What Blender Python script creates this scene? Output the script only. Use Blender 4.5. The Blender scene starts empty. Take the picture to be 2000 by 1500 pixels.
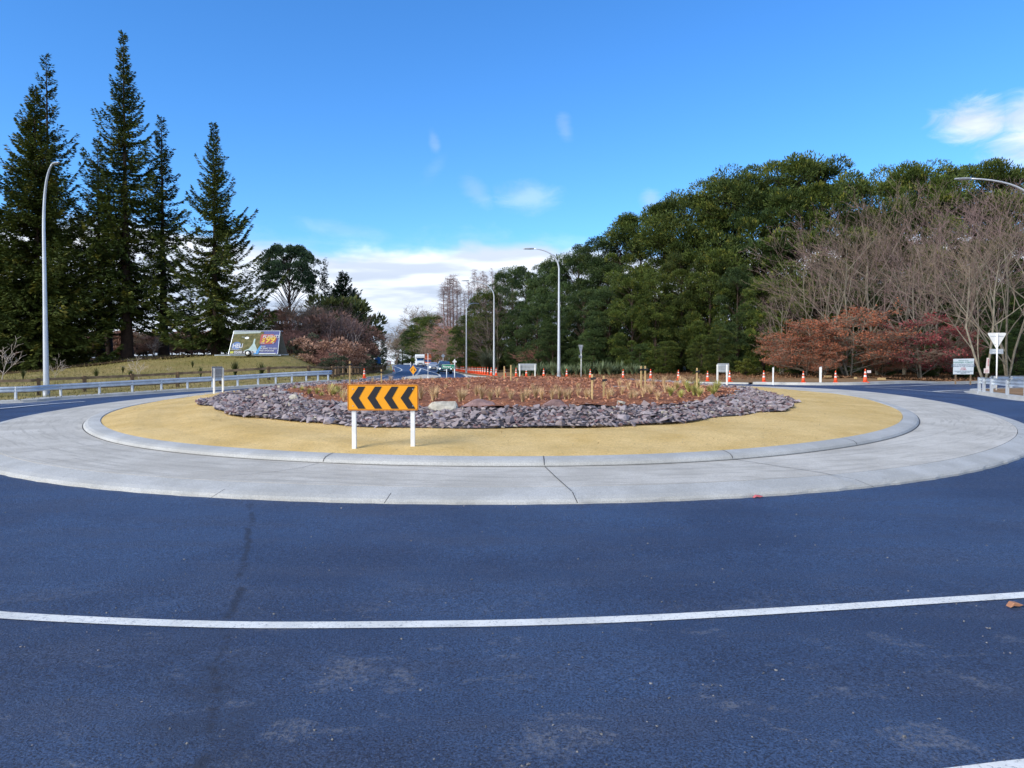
import bpy, bmesh, math, random
import numpy as np
from mathutils import Vector, Matrix
from mathutils.geometry import delaunay_2d_cdt
R = math.radians
C = bpy.context.scene.collection
SC = bpy.context.scene
random.seed(7); rng = np.random.default_rng(7)

# ---------------------------------------------------------------- camera, sky, sun, exposure
CAMH = 1.7; F = 1500.0; PITCH = math.atan(40/1500)
cam = bpy.data.objects.new('camera', bpy.data.cameras.new('camera')); C.objects.link(cam)
cam.location = (0, 0, CAMH); cam.rotation_euler = (math.pi/2-PITCH, 0, 0)
cam.data.sensor_width = 36; cam.data.lens = 27; cam.data.clip_start = .05; cam.data.clip_end = 6000
SC.camera = cam
SC.view_settings.view_transform = 'Standard'; SC.view_settings.look = 'None'
SC.view_settings.exposure = 0.9; SC.view_settings.gamma = 1
SUN = Vector((-.72, -.50, .52)).normalized()
world = bpy.data.worlds.new('World'); SC.world = world; world.use_nodes = True

class NT:
    """small helper for node trees"""
    def __init__(s, tree): s.t = tree; s.n = tree.nodes; s.l = tree.links
    def new(s, ty, **kw):
        n = s.n.new(ty)
        for k, v in kw.items():
            if k.startswith('_'):
                key = k[1:]
                key = int(key) if key.isdigit() else key.replace('_', ' ')
                s.set(n.inputs[key], v)
            else: setattr(n, k, v)
        return n
    def set(s, inp, v):
        if isinstance(v, bpy.types.NodeSocket): s.l.new(v, inp)
        elif isinstance(v, (tuple, list)) and len(v) == 3 and inp.type == 'RGBA': inp.default_value = (*v, 1)
        else: inp.default_value = v
    def math(s, op, a, b=0.0, c=0.0, clamp=False):
        n = s.n.new('ShaderNodeMath'); n.operation = op; n.use_clamp = clamp
        s.set(n.inputs[0], a); s.set(n.inputs[1], b); s.set(n.inputs[2], c); return n.outputs[0]
    def mix(s, f, a, b, mode='MIX'):
        n = s.n.new('ShaderNodeMix'); n.data_type = 'RGBA'; n.blend_type = mode
        s.set(n.inputs[0], f); s.set(n.inputs[6], a); s.set(n.inputs[7], b); return n.outputs[2]
    def noise(s, vec, scale, detail=3, rough=.55, dist=0):
        n = s.n.new('ShaderNodeTexNoise'); s.set(n.inputs['Vector'], vec)
        n.inputs['Scale'].default_value = scale; n.inputs['Detail'].default_value = detail
        n.inputs['Roughness'].default_value = rough; n.inputs['Distortion'].default_value = dist
        return n.outputs[0]
    def ramp(s, f, lo, hi, a=0.0, b=1.0):
        n = s.n.new('ShaderNodeMapRange'); n.interpolation_type = 'SMOOTHSTEP'
        s.set(n.inputs[0], f); n.inputs[1].default_value = lo; n.inputs[2].default_value = hi
        n.inputs[3].default_value = a; n.inputs[4].default_value = b; return n.outputs[0]
    def scale(s, vec, x, y, z):
        n = s.n.new('ShaderNodeVectorMath'); n.operation = 'MULTIPLY'
        s.set(n.inputs[0], vec); n.inputs[1].default_value = (x, y, z); return n.outputs[0]

def build_world():
    w = NT(world.node_tree); w.n.clear()
    sky = w.new('ShaderNodeTexSky'); sky.sky_type = 'NISHITA'; sky.sun_disc = False
    sky.sun_elevation = math.asin(SUN.z); sky.sun_rotation = math.atan2(SUN.x, SUN.y)
    sky.air_density = 1.0; sky.dust_density = .3; sky.ozone_density = 2.2; sky.altitude = 400
    hs0 = w.mix(1.0, sky.outputs[0], (.60, .86, 1.12), 'MULTIPLY'); hs = w.new('ShaderNodeHueSaturation', _Saturation=1.10, _Value=1.0, _Hue=.503); w.l.new(hs0, hs.inputs['Color'])
    tc = w.new('ShaderNodeTexCoord'); sp = w.new('ShaderNodeSeparateXYZ'); w.l.new(tc.outputs['Generated'], sp.inputs[0])
    x, y, z = sp.outputs
    az = w.math('ARCTAN2', x, y); el = w.math('ARCSINE', z)
    cb = w.new('ShaderNodeCombineXYZ', _X=az, _Y=w.math('MULTIPLY', el, 2.2), _Z=0.0).outputs[0]
    n1 = w.noise(cb, 5, 5, .55, .3); n2 = w.noise(cb, 22, 7, .66, .6)
    # low cloud bank
    top = w.math('ADD', w.math('MULTIPLY', w.math('SUBTRACT', n1, .5), .09), .149)
    edge = w.math('SUBTRACT', el, top)
    m = w.ramp(edge, -.012, .010, 1, 0)
    m = w.math('MAXIMUM', m, w.math('MULTIPLY', w.ramp(w.math('ADD', edge, w.math('MULTIPLY', n2, .05)), 0.0, .05, 1, 0), .30))
    def blob(a, e, sa, se, k, rot=0, warp=.9):
        da = w.math('SUBTRACT', az, a); de = w.math('SUBTRACT', el, e)
        c, s_ = math.cos(rot), math.sin(rot)
        u = w.math('ADD', w.math('MULTIPLY', da, c/sa), w.math('MULTIPLY', de, s_/sa))
        v = w.math('ADD', w.math('MULTIPLY', da, -s_/se), w.math('MULTIPLY', de, c/se))
        d = w.math('SQRT', w.math('ADD', w.math('MULTIPLY', u, u), w.math('MULTIPLY', v, v)))
        d = w.math('ADD', d, w.math('MULTIPLY', w.math('SUBTRACT', n2, .5), warp*2))
        return w.math('MULTIPLY', w.ramp(d, .1, 1.55, 1, 0), k)
    for b in ((.020, .212, .034, .017, .26, 0), (-.046, .218, .022, .012, .20, -.8), (.068, .295, .008, .014, .16, .3),
              (-.100, .277, .006, .012, .16, .3), (-.215, .167, .05, .010, .14, -.1), (.178, .206, .011, .012, .32, .2),
              (.540, .262, .034, .020, .95, -.15), (.605, .235, .05, .034, .95, .2), (.585,.258,.026,.022,.8,.0), (-.10, .245, .02, .008, .05, .9)):
        m = w.math('MAXIMUM', m, blob(*b))
    # unseen broken cloud, added behind the viewer to give soft white ambient light
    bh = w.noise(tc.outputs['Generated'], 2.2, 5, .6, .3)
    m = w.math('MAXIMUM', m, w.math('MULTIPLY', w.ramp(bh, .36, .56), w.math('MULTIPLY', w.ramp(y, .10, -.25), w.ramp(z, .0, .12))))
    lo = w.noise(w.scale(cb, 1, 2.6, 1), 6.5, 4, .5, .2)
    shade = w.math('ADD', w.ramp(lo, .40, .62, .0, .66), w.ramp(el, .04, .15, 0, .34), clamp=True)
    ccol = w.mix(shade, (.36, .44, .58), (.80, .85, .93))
    col = w.mix(m, w.mix(1.0, hs.outputs[0], (.0, .0, .0), 'ADD'), (0, 0, 0))
    # Nishita radiance is physically bright, cloud colour is scaled to it
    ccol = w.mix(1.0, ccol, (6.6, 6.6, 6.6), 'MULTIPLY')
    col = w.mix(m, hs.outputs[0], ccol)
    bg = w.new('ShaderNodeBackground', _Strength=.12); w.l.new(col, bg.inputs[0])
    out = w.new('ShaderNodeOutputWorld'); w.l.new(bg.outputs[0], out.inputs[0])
build_world()
sl = bpy.data.lights.new('sun', 'SUN'); sl.energy = 2.3; sl.angle = R(32); sl.color = (1, .93, .82)
so = bpy.data.objects.new('sun', sl); C.objects.link(so)
so.rotation_euler = (-SUN).to_track_quat('-Z', 'Y').to_euler(); so.location = (-30, -30, 60)

# ---------------------------------------------------------------- object helpers
def tag(o, label=None, cat=None, group=None, kind=None):
    if label: o['label'] = label
    if cat: o['category'] = cat
    if group: o['group'] = group
    if kind: o['kind'] = kind
    return o
def thing(name, label, cat, loc=(0, 0, 0), rz=0, group=None):
    o = bpy.data.objects.new(name, None); C.objects.link(o); o.empty_display_size = .2
    o.location = loc; o.rotation_euler = (0, 0, rz); return tag(o, label, cat, group)
def link(name, me, parent=None):
    o = bpy.data.objects.new(name, me); C.objects.link(o); o.parent = parent; return o
def dup(root, loc, rz=0, sc=None, label=None, group=None):
    def cp(o, par):
        c = o.copy(); C.objects.link(c); c.parent = par
        for ch in list(o.children): cp(ch, c)
        return c
    r = cp(root, None); r.location = loc; r.rotation_euler = (0, 0, rz)
    if sc is not None: r.scale = sc if hasattr(sc, '__len__') else (sc, sc, sc)
    if label: r['label'] = label
    if group: r['group'] = group
    return r
def mkmesh(name, V, Fq, mat, smooth=False):
    """V (n,3) array, Fq (m,k) array of equal-size faces"""
    V = np.asarray(V, np.float32); Fq = np.asarray(Fq, np.int32); k = Fq.shape[1]
    me = bpy.data.meshes.new(name); me.vertices.add(len(V)); me.vertices.foreach_set('co', V.ravel())
    me.loops.add(Fq.size); me.loops.foreach_set('vertex_index', Fq.ravel())
    me.polygons.add(len(Fq)); me.polygons.foreach_set('loop_start', np.arange(0, Fq.size, k, dtype=np.int32))
    me.polygons.foreach_set('use_smooth', np.full(len(Fq), bool(smooth)))
    me.update(calc_edges=True); me.validate(); me.materials.append(mat); return me
class MB:
    """collects boxes, tubes and prisms into ONE mesh"""
    def __init__(s): s.v = []; s.f = []
    def add(s, vs, fs):
        b = len(s.v); s.v += [tuple(v) for v in vs]; s.f += [tuple(i+b for i in f) for f in fs]; return s
    def box(s, c, d, rz=0, rx=0, ry=0, top=1.0):
        M = Matrix.Rotation(rz, 3, 'Z') @ Matrix.Rotation(ry, 3, 'Y') @ Matrix.Rotation(rx, 3, 'X'); vs = []
        for z in (-.5, .5):
            k = top if z > 0 else 1
            for x, y in ((-.5, -.5), (.5, -.5), (.5, .5), (-.5, .5)):
                vs.append(Vector(c)+M @ Vector((x*d[0]*k, y*d[1]*k, z*d[2])))
        return s.add(vs, [(3, 2, 1, 0), (4, 5, 6, 7), (0, 1, 5, 4), (1, 2, 6, 5), (2, 3, 7, 6), (3, 0, 4, 7)])
    def tube(s, pts, rad, n=8, caps=True):
        pts = [Vector(p) for p in pts]; rad = rad if hasattr(rad, '__len__') else [rad]*len(pts); vs = []; fs = []
        up = None
        for i, p in enumerate(pts):
            d = (pts[min(i+1, len(pts)-1)]-pts[max(i-1, 0)]).normalized()
            a = d.cross(Vector((0, 0, 1)) if abs(d.z) < .95 else Vector((0, 1, 0))) if up is None else up-d*up.dot(d)
            a = a.normalized(); up = a; b = d.cross(a)
            for k in range(n):
                t = 2*math.pi*k/n; vs.append(p+(a*math.cos(t)+b*math.sin(t))*rad[i])
        for i in range(len(pts)-1):
            for k in range(n):
                k2 = (k+1) % n; fs.append((i*n+k, i*n+k2, (i+1)*n+k2, (i+1)*n+k))
        if caps: fs.append(tuple(range(n))[::-1]); fs.append(tuple((len(pts)-1)*n+k for k in range(n)))
        return s.add(vs, fs)
    def prism(s, outline, y0, y1):
        """outline (x,z) list extruded along y"""
        n = len(outline); vs = [(x, y0, z) for x, z in outline]+[(x, y1, z) for x, z in outline]
        return s.add(vs, [tuple(range(n)), tuple(range(2*n-1, n-1, -1))]+[(i, i+n, (i+1) % n+n, (i+1) % n) for i in range(n)])
    def sweep(s, path, prof, closed=False, caps=True):
        """profile points (side offset to the left of travel, height) swept on an xyz path"""
        n = len(prof); m = len(path); vs = []; fs = []
        for i, p in enumerate(path):
            a = path[(i-1) % m] if (closed or i > 0) else path[0]; b = path[(i+1) % m] if (closed or i < m-1) else path[-1]
            t = Vector((b[0]-a[0], b[1]-a[1], 0)).normalized(); l = Vector((-t.y, t.x, 0))
            for (o, h) in prof: vs.append(Vector(p)+l*o+Vector((0, 0, h)))
        for i in range(m if closed else m-1):
            j = (i+1) % m
            for k in range(n-1): fs.append((i*n+k, i*n+k+1, j*n+k+1, j*n+k))
        if caps and not closed: fs.append(tuple(range(n))[::-1]); fs.append(tuple((m-1)*n+k for k in range(n)))
        return s.add(vs, fs)
    def mesh(s, name, mat, smooth=False, bevel=0):
        me = bpy.data.meshes.new(name); me.from_pydata([tuple(v) for v in s.v], [], s.f)
        if bevel:
            bm = bmesh.new(); bm.from_mesh(me); bmesh.ops.recalc_face_normals(bm, faces=bm.faces)
            bmesh.ops.bevel(bm, geom=[e for e in bm.edges if len(e.link_faces) == 2 and e.calc_face_angle(0) > .5], offset=bevel, segments=2, affect='EDGES', profile=.5)
            bm.to_mesh(me); bm.free()
        me.materials.append(mat)
        for p in me.polygons: p.use_smooth = smooth
        me.update(); return me
    def build(s, name, mat, parent=None, smooth=False, bevel=0): return link(name, s.mesh(name, mat, smooth, bevel), parent)
def text_obj(name, body, size, mat, parent, loc, rot=(math.pi/2, 0, 0), shear=0, align='LEFT', bold=.0, xs=1.0):
    cu = bpy.data.curves.new('t', 'FONT'); cu.body = body; cu.size = size; cu.extrude = .004; cu.shear = shear
    cu.align_x = align; cu.offset = bold*size; cu.resolution_u = 3
    to = bpy.data.objects.new('t', cu); C.objects.link(to)
    me = bpy.data.meshes.new_from_object(to.evaluated_get(bpy.context.evaluated_depsgraph_get()))
    bpy.data.objects.remove(to); me.materials.clear(); me.materials.append(mat)
    o = link(name, me, parent); o.location = loc; o.rotation_euler = rot; o.scale = (xs, 1, 1); return o

# ---------------------------------------------------------------- where a photograph position lies in the place
cP, sP = math.cos(-PITCH), math.sin(-PITCH)
def ray(px, py):
    x = (px-1000)/F; z = -(py-750)/F; return x, cP-z*sP, sP+z*cP
def at(px, py, Y):
    d = ray(px, py); t = Y/d[1]; return Vector((d[0]*t, Y, CAMH+d[2]*t))
def plane_pt(px, py, h=0.0):
    d = ray(px, py); t = (CAMH-h)/(.01*d[1]-d[2]); return d[0]*t, d[1]*t
def gx(px, Y): return (px-1000)/F*Y
def smooth(t): t = np.clip(t, 0, 1); return t*t*(3-2*t)

# the central island: outlines as radius by angle round its centre
CX, CY = .5, 27.4
TH = np.linspace(-math.pi, math.pi, 721)[:-1]
def polar(pts, ell):
    a, b = ell; P = np.array(pts); th = np.arctan2(P[:, 1]-CY, P[:, 0]-CX); r = np.hypot(P[:, 0]-CX, P[:, 1]-CY)
    # ratio to an ellipse, interpolated round the circle, then smoothed
    q = r/(1/np.sqrt((np.cos(th)/a)**2+(np.sin(th)/b)**2)); i = np.argsort(th); th, q = th[i], q[i]
    q = np.interp(TH, np.r_[th[-1]-2*math.pi, th, th[0]+2*math.pi], np.r_[q[-1], q, q[0]])
    k = np.exp(-.5*(np.arange(-30, 31)/11.0)**2); k /= k.sum(); q = np.convolve(np.r_[q[-30:], q, q[:30]], k, 'valid')
    return q/np.sqrt((np.cos(TH)/a)**2+(np.sin(TH)/b)**2)
IMO = [(0,930),(100,947),(200,957),(300,964),(400,972),(500,976),(600,979),(700,982),(800,985),(900,985.5),(1000,984.4),(1100,984),(1200,983),(1300,981),(1400,977),(1500,970),(1600,962),(1708,952),(1800,940),(1900,924),(2000,888),(2000,832),(1920,807),(1840,788),(1760,776),(1700,769),(1640,764),(0,828),(100,807),(200,792),(300,781),(400,771)]
IMI = [(199,826),(1000,892),(1759,812),(1720,789),(1680,777),(1640,770),(220,804),(240,797.6),(280,789),(320,783),(360,777),(230,844),(300,861),(400,871),(500,878),(600,884),(700,888),(800,891),(1100,892),(1200,891),(1300,888),(1400,883),(1500,873),(1600,861.6),(1700,846),(1740,832)]
back = lambda a, b: [(CX+a*math.cos(t), CY+b*math.sin(t)) for t in np.linspace(R(50), R(130), 9)]
RO = polar([plane_pt(*p) for p in IMO]+back(15.6, 19.6), (15, 18.6))
RI = polar([plane_pt(*p, .22) for p in IMI]+back(12.4, 16.6), (12, 16.2))
def rad(tab, th): return np.interp(th, np.r_[TH, math.pi], np.r_[tab, tab[0]])
def base(x, y): return .01*np.minimum(y, 55.0)
CTRL = []   # surveyed points (x, y, z)
for px, py, Y in ((0,789,40),(118,781,43),(258,772,45.5),(366,765,48),(500,757,51),(645,748,54),(700,745,62),(735,738,75),(770,727,109),(768,720,150),(766,716,190),(764,712.5,250),(826,712.5,255),
                  (930,739,74),(893,728,109),(822,716,190),(868,730,109),(848,724,140),(1003,739,78),(1107,741,71),(1217,743,66),(1325,746,61),(1425,749,57),(1569,751,53),(1690,752,51),
                  (1840,750,57),(2000,747,63),(1903,769,39),(2000,783,32),(1850,765,40),(1250,728,88),(1480,734,70),(1700,744,57.5),(925,712,125),(1000,722,100),(880,708,170),
                  (500,698.5,78),(420,699,80),(580,697,80),(625,727,74),(660,733,82),(265,702,86),(200,708,86),(120,720,80),(20,735,72),(-150,745,72),(300,752,56),(100,764,50),(450,745,58),(560,742,58),
                  (700,722,100),(735,717,130),(400,694,110),(600,700,110)):
    v = at(px, py, Y); CTRL.append((v.x, v.y, v.z))
for a in np.linspace(0, 2*math.pi, 24, endpoint=False):
    r = 1.04*float(rad(RO, (a+math.pi) % (2*math.pi)-math.pi)); X, Y = CX+r*math.cos((a+math.pi) % (2*math.pi)-math.pi), CY+r*math.sin((a+math.pi) % (2*math.pi)-math.pi)
    CTRL.append((X, Y, float(base(X, Y))))
for X, Y in ((0, 0), (0, 5), (-8, 5), (8, 5), (-12, 0), (12, 0), (0, -12), (-18, 8), (20, 10), (30, -15), (-30, -15), (-25, 18), (24, 18)): CTRL.append((X, Y, float(base(X, Y))))
for X, Y, Z in ((-60, 33, -.4), (-120, 30, -.5), (60, 40, .3), (120, 60, .5), (-80, 420, -2.0), (60, 400, 5), (-400, 300, 4), (400, 300, 4), (-300, 0, 0), (300, 0, 0), (0, -200, -1), (150, 150, 3), (-150, 150, 3)): CTRL.append((X, Y, Z))
CT = np.array(CTRL); _c2 = 16.0
_phi = lambda d2: np.sqrt(d2+_c2)
_A = _phi(((CT[:, None, :2]-CT[None, :, :2])**2).sum(2)); _n = len(CT)
_M = np.zeros((_n+1, _n+1)); _M[:_n, :_n] = _A-np.eye(_n)*.02; _M[:_n, _n] = 1; _M[_n, :_n] = 1
_W = np.linalg.solve(_M, np.r_[CT[:, 2]-base(CT[:, 0], CT[:, 1]), 0])
RDY = [55, 66, 75, 90, 109, 125, 139, 150, 170, 190, 220, 255, 300, 340]; RDZ = [.36, .38, .32, .26, .25, .32, .42, .54, .76, .95, 1.18, 1.34, 1.0, .4]
RCY = [55, 75, 109, 150, 200, 255, 330]; RCX = [-6.5, -8.4, -12.2, -18.2, -26.2, -35, -50]
def G(x, y):
    x = np.atleast_1d(np.asarray(x, float)); y = np.atleast_1d(np.asarray(y, float)); out = np.empty(x.shape)
    for s in range(0, x.size, 4000):
        X = x.ravel()[s:s+4000]; Y = y.ravel()[s:s+4000]
        d2 = (X[:, None]-CT[None, :, 0])**2+(Y[:, None]-CT[None, :, 1])**2
        res = _phi(d2) @ _W[:_n]+_W[_n]
        th = np.arctan2(Y-CY, X-CX); rho = np.hypot(X-CX, Y-CY)/rad(RO, th)
        w = smooth((rho-1.02)/.3)*np.where((Y < 6), 0, smooth((Y-6)/6.0))
        v = base(X, Y)+w*res; dc = np.abs(X-np.interp(Y, RCY, RCX)); kr = smooth((14-dc)/8)*smooth((Y-60)/12)
        out.ravel()[s:s+4000] = v*(1-kr)+np.interp(Y, RDY, RDZ)*kr
    return out
def g(x, y): return float(G(x, y)[0])
def gp(x, y, h=0.0): return Vector((x, y, g(x, y)+h))

# ---------------------------------------------------------------- materials
def pbsdf(name, rough=.7, spec=.5, metal=0.0):
    m = bpy.data.materials.new(name); m.use_nodes = True; n = NT(m.node_tree); b = n.n['Principled BSDF']
    b.inputs['Roughness'].default_value = rough; b.inputs['Metallic'].default_value = metal
    b.inputs['Specular IOR Level'].default_value = spec; return m, n, b
def bump(n, b, h, strength, dist):
    bp = n.new('ShaderNodeBump', _Strength=strength, _Distance=dist); n.l.new(h, bp.inputs['Height']); n.l.new(bp.outputs[0], b.inputs['Normal'])
def simple(name, col, rough=.5, metal=0.0, spec=.5, var=.12, sc=6.0, bm=0.0, coat=0.0):
    m, n, b = pbsdf(name, rough, spec, metal); tc = n.new('ShaderNodeTexCoord').outputs['Object']
    f = n.noise(tc, sc, 4); lo = tuple(c*(1-var) for c in col); hi = tuple(min(1, c*(1+var)) for c in col)
    n.l.new(n.mix(n.ramp(f, .3, .7), lo, hi), b.inputs['Base Color'])
    if bm: bump(n, b, n.noise(tc, sc*8, 3), bm, .02)
    if coat: b.inputs['Coat Weight'].default_value = coat
    return m
def foliage(name, a, b_, c=None, sc=.35, trans=.0, rough=.6):
    """leaf colour: mottled at branch scale and again tree to tree"""
    m, n, b = pbsdf(name, rough, .25); tc = n.new('ShaderNodeTexCoord').outputs['Object']
    oi = n.new('ShaderNodeObjectInfo').outputs['Random']
    v = n.new('ShaderNodeVectorMath', operation='ADD'); n.l.new(tc, v.inputs[0])
    cx = n.new('ShaderNodeCombineXYZ', _X=n.math('MULTIPLY', oi, 40.0)); n.l.new(cx.outputs[0], v.inputs[1])
    f = n.ramp(n.noise(v.outputs[0], sc, 3, .6), .36, .64); f2 = n.ramp(n.noise(v.outputs[0], sc*9, 2, .6), .3, .7)
    col = n.mix(n.math('ADD', n.math('MULTIPLY', f, .6), n.math('MULTIPLY', f2, .4)), a, b_)
    if c: col = n.mix(n.math('MULTIPLY', n.ramp(n.noise(v.outputs[0], sc*3, 2), .56, .7), .8), col, c)
    hs = n.new('ShaderNodeHueSaturation'); n.l.new(col, hs.inputs['Color']); n.l.new(n.math('ADD', n.math('MULTIPLY', oi, .5), .75), hs.inputs['Value'])
    n.l.new(hs.outputs[0], b.inputs['Base Color'])
    return m
M = {}
def m_asphalt():
    m, n, b = pbsdf('asphalt', .62, .5); g_ = n.new('ShaderNodeNewGeometry').outputs['Position']
    fine = n.noise(g_, 84, 4, .8); mid = n.noise(g_, 20, 4, .7); big = n.noise(g_, .35, 5, .6); mot = n.noise(n.scale(g_, .5, 1.6, 1), 1.4, 5, .65)
    col = n.mix(n.ramp(big, .38, .62), (.025, .053, .130), (.045, .096, .212))
    col = n.mix(n.math('MULTIPLY', n.ramp(mot, .46, .64), .55), col, (.055, .080, .150))
    col = n.mix(n.math('MULTIPLY', n.ramp(fine, .53, .41), .94), col, (.006, .009, .024))
    col = n.mix(n.math('MULTIPLY', n.ramp(fine, .55, .66), .60), col, (.13, .18, .30))
    vo = n.new('ShaderNodeTexVoronoi', _Scale=38.0); n.l.new(g_, vo.inputs['Vector'])
    sp_ = n.math('MULTIPLY', n.ramp(vo.outputs['Distance'], .16, .05), n.ramp(n.noise(g_, 3.1, 3), .46, .58))
    col = n.mix(n.math('MULTIPLY', sp_, .75), col, (.24, .25, .27))
    # pale dust scuffs worn into the near lane
    d = n.math('MULTIPLY', n.ramp(n.noise(n.scale(g_, 1.0, 1.4, 1), 1.7, 7, .74, .5), .535, .63), n.ramp(n.noise(g_, 30, 4, .8), .42, .58))
    sep = n.new('ShaderNodeSeparateXYZ'); n.l.new(g_, sep.inputs[0])
    near = n.ramp(sep.outputs[1], 6.5, 3.6)
    col = n.mix(n.math('MULTIPLY', n.math('MULTIPLY', d, near), .62), col, (.19, .20, .23))
    # dark strip of tack and grit beside the near kerb is sealed joint; long paving seam running away from the viewer
    wob = n.math('MULTIPLY', n.math('SUBTRACT', n.noise(g_, 1.1, 4, .7), .5), .32)
    sx = n.math('ADD', n.math('MULTIPLY', sep.outputs[1], -.291), wob); sx = n.math('ABSOLUTE', n.math('SUBTRACT', n.math('SUBTRACT', sep.outputs[0], sx), -.39))
    seam = n.math('MULTIPLY', n.ramp(sx, .05, .006), n.ramp(n.noise(g_, 3.3, 5, .75), .44, .54))
    seam = n.math('MULTIPLY', seam, n.ramp(sep.outputs[1], 9.2, 8.6)); seam = n.math('MULTIPLY', seam, n.ramp(sep.outputs[1], 1.5, 2.0))
    col = n.mix(n.math('MULTIPLY', seam, .75), col, (.010, .013, .028))
    soft = n.math('MULTIPLY', n.ramp(sx, .55, .05), n.ramp(sep.outputs[1], 5.8, 3.5)); col = n.mix(n.math('MULTIPLY', n.math('MULTIPLY', soft, n.ramp(n.noise(g_, 2.1, 5, .7), .40, .60)), .55), col, (.016, .022, .045))
    n.l.new(col, b.inputs['Base Color']); n.l.new(n.ramp(mid, .3, .7, .52, .72), b.inputs['Roughness'])
    h = n.math('ADD', n.math('MULTIPLY', fine, .7), n.math('MULTIPLY', mid, .6)); bump(n, b, h, 1.0, .022); return m
CX0, CY0 = .5, 27.4
def m_concrete(name, a, c, streak=True):
    m, n, b = pbsdf(name, .8, .3); g_ = n.new('ShaderNodeNewGeometry').outputs['Position']
    big = n.noise(g_, .9, 6, .7)
    s_ = n.new('ShaderNodeSeparateXYZ'); n.l.new(g_, s_.inputs[0]); dx = n.math('SUBTRACT', s_.outputs[0], CX0); dy = n.math('MULTIPLY', n.math('SUBTRACT', s_.outputs[1], CY0), .80)
    pol = n.new('ShaderNodeCombineXYZ', _X=n.math('MULTIPLY', n.math('ARCTAN2', dy, dx), 7.0), _Y=n.math('MULTIPLY', n.math('SQRT', n.math('ADD', n.math('MULTIPLY', dx, dx), n.math('MULTIPLY', dy, dy))), 6.0)).outputs[0]
    st = n.noise(pol, 1.3, 7, .72, .5); fi = n.noise(g_, 60, 4, .7)
    col = n.mix(n.ramp(big, .35, .68), a, c)
    if streak: col = n.mix(n.math('MULTIPLY', n.ramp(st, .50, .60), .50), col, tuple(x*.70 for x in a))
    col = n.mix(n.math('MULTIPLY', n.ramp(fi, .56, .44), .28), col, tuple(x*.4 for x in a))
    pit = n.ramp(n.noise(g_, 9, 2), .73, .78); col = n.mix(n.math('MULTIPLY', pit, .35), col, (.12, .11, .10))
    n.l.new(col, b.inputs['Base Color']); bump(n, b, fi, .25, .006); return m
def m_sand():
    m, n, b = pbsdf('sandy_matting', .95, .1); g_ = n.new('ShaderNodeNewGeometry').outputs['Position']
    f1 = n.noise(n.scale(g_, 1, 2.2, 1), 30, 4, .75); f2 = n.noise(g_, 1.0, 5, .6); f3 = n.noise(n.scale(g_, 1, 4, 1), 8, 5, .8)
    col = n.mix(n.ramp(f2, .3, .7), (.63, .44, .17), (.77, .57, .265))
    col = n.mix(n.math('MULTIPLY', n.ramp(f1, .52, .40), .55), col, (.40, .28, .11))
    col = n.mix(n.math('MULTIPLY', n.ramp(f3, .58, .66), .6), col, (.26, .18, .08))
    n.l.new(col, b.inputs['Base Color']); bump(n, b, n.math('ADD', f1, n.math('MULTIPLY', f3, .7)), .7, .03); return m
def m_earth(name, a, b1, c, s1=.25, s2=3, bd=.05):
    m, n, b = pbsdf(name, .95, .15); g_ = n.new('ShaderNodeNewGeometry').outputs['Position']
    f1 = n.noise(g_, s1, 5, .65); f2 = n.noise(g_, s2, 5, .75)
    col = n.mix(n.ramp(f1, .38, .62), a, b1); col = n.mix(n.math('MULTIPLY', n.ramp(f2, .5, .68), .7), col, c)
    n.l.new(col, b.inputs['Base Color']); bump(n, b, f2, .6, bd); return m
M['asphalt'] = m_asphalt()
M['apron'] = m_concrete('apron_concrete', (.45, .43, .38), (.59, .57, .515))
M['kerb'] = m_concrete('kerb_concrete', (.38, .385, .37), (.49, .50, .49), False)
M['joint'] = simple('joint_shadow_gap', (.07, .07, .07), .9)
M['sand'] = m_sand()
M['mulch'] = m_earth('bark_mulch', (.19, .074, .040), (.29, .125, .068), (.07, .026, .016), 1.2, 14, .05)
M['underlay'] = m_earth('dark_gravel_bed', (.05, .045, .05), (.09, .08, .085), (.03, .028, .03), 1, 9)
M['grass'] = m_earth('dry_grass', (.19, .165, .055), (.26, .205, .085), (.11, .125, .03), .12, 1.3, .08)
M['dirt'] = m_earth('brown_topsoil', (.20, .125, .065), (.26, .165, .09), (.14, .085, .045), .35, 2.2, .05)
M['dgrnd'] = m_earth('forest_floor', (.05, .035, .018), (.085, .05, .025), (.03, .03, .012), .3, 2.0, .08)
M['white'] = simple('white_road_paint', (.78, .79, .76), .55, var=.08, sc=9, bm=.2)
def m_paint():
    m, n, b = pbsdf('worn_white_road_paint', .6, .4); g_ = n.new('ShaderNodeNewGeometry').outputs['Position']
    f = n.noise(g_, 45, 5, .8); f2 = n.noise(g_, 2.5, 5, .7)
    col = n.mix(n.ramp(f2, .38, .62), (.60, .61, .58), (.74, .75, .72)); col = n.mix(n.math('MULTIPLY', n.ramp(f, .46, .36), .75), col, (.16, .17, .20))
    n.l.new(col, b.inputs['Base Color']); bump(n, b, f, .5, .008); return m
M['paint'] = m_paint()
M['post'] = simple('white_painted_timber', (.74, .76, .76), .5, var=.07)
M['galv'] = simple('galvanised_steel', (.50, .56, .62), .42, .55, var=.12, sc=2.5)
M['galvd'] = simple('dull_galvanised_steel', (.30, .33, .36), .5, .3)
M['lampm'] = simple('pale_galvanised_pole', (.58, .62, .66), .40, .45, var=.08, sc=1.2)
M['amber'] = simple('amber_sheeting', (.80, .33, .004), .42, var=.03)
M['black'] = simple('matt_black', (.012, .012, .015), .45, var=.1)
M['redline'] = simple('dark_red_border', (.22, .03, .005), .45)
M['cone'] = simple('orange_cone_plastic', (.85, .095, .022), .5, var=.06)
M['coneb'] = simple('reflective_white_band', (.75, .66, .62), .4, var=.04)
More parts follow.
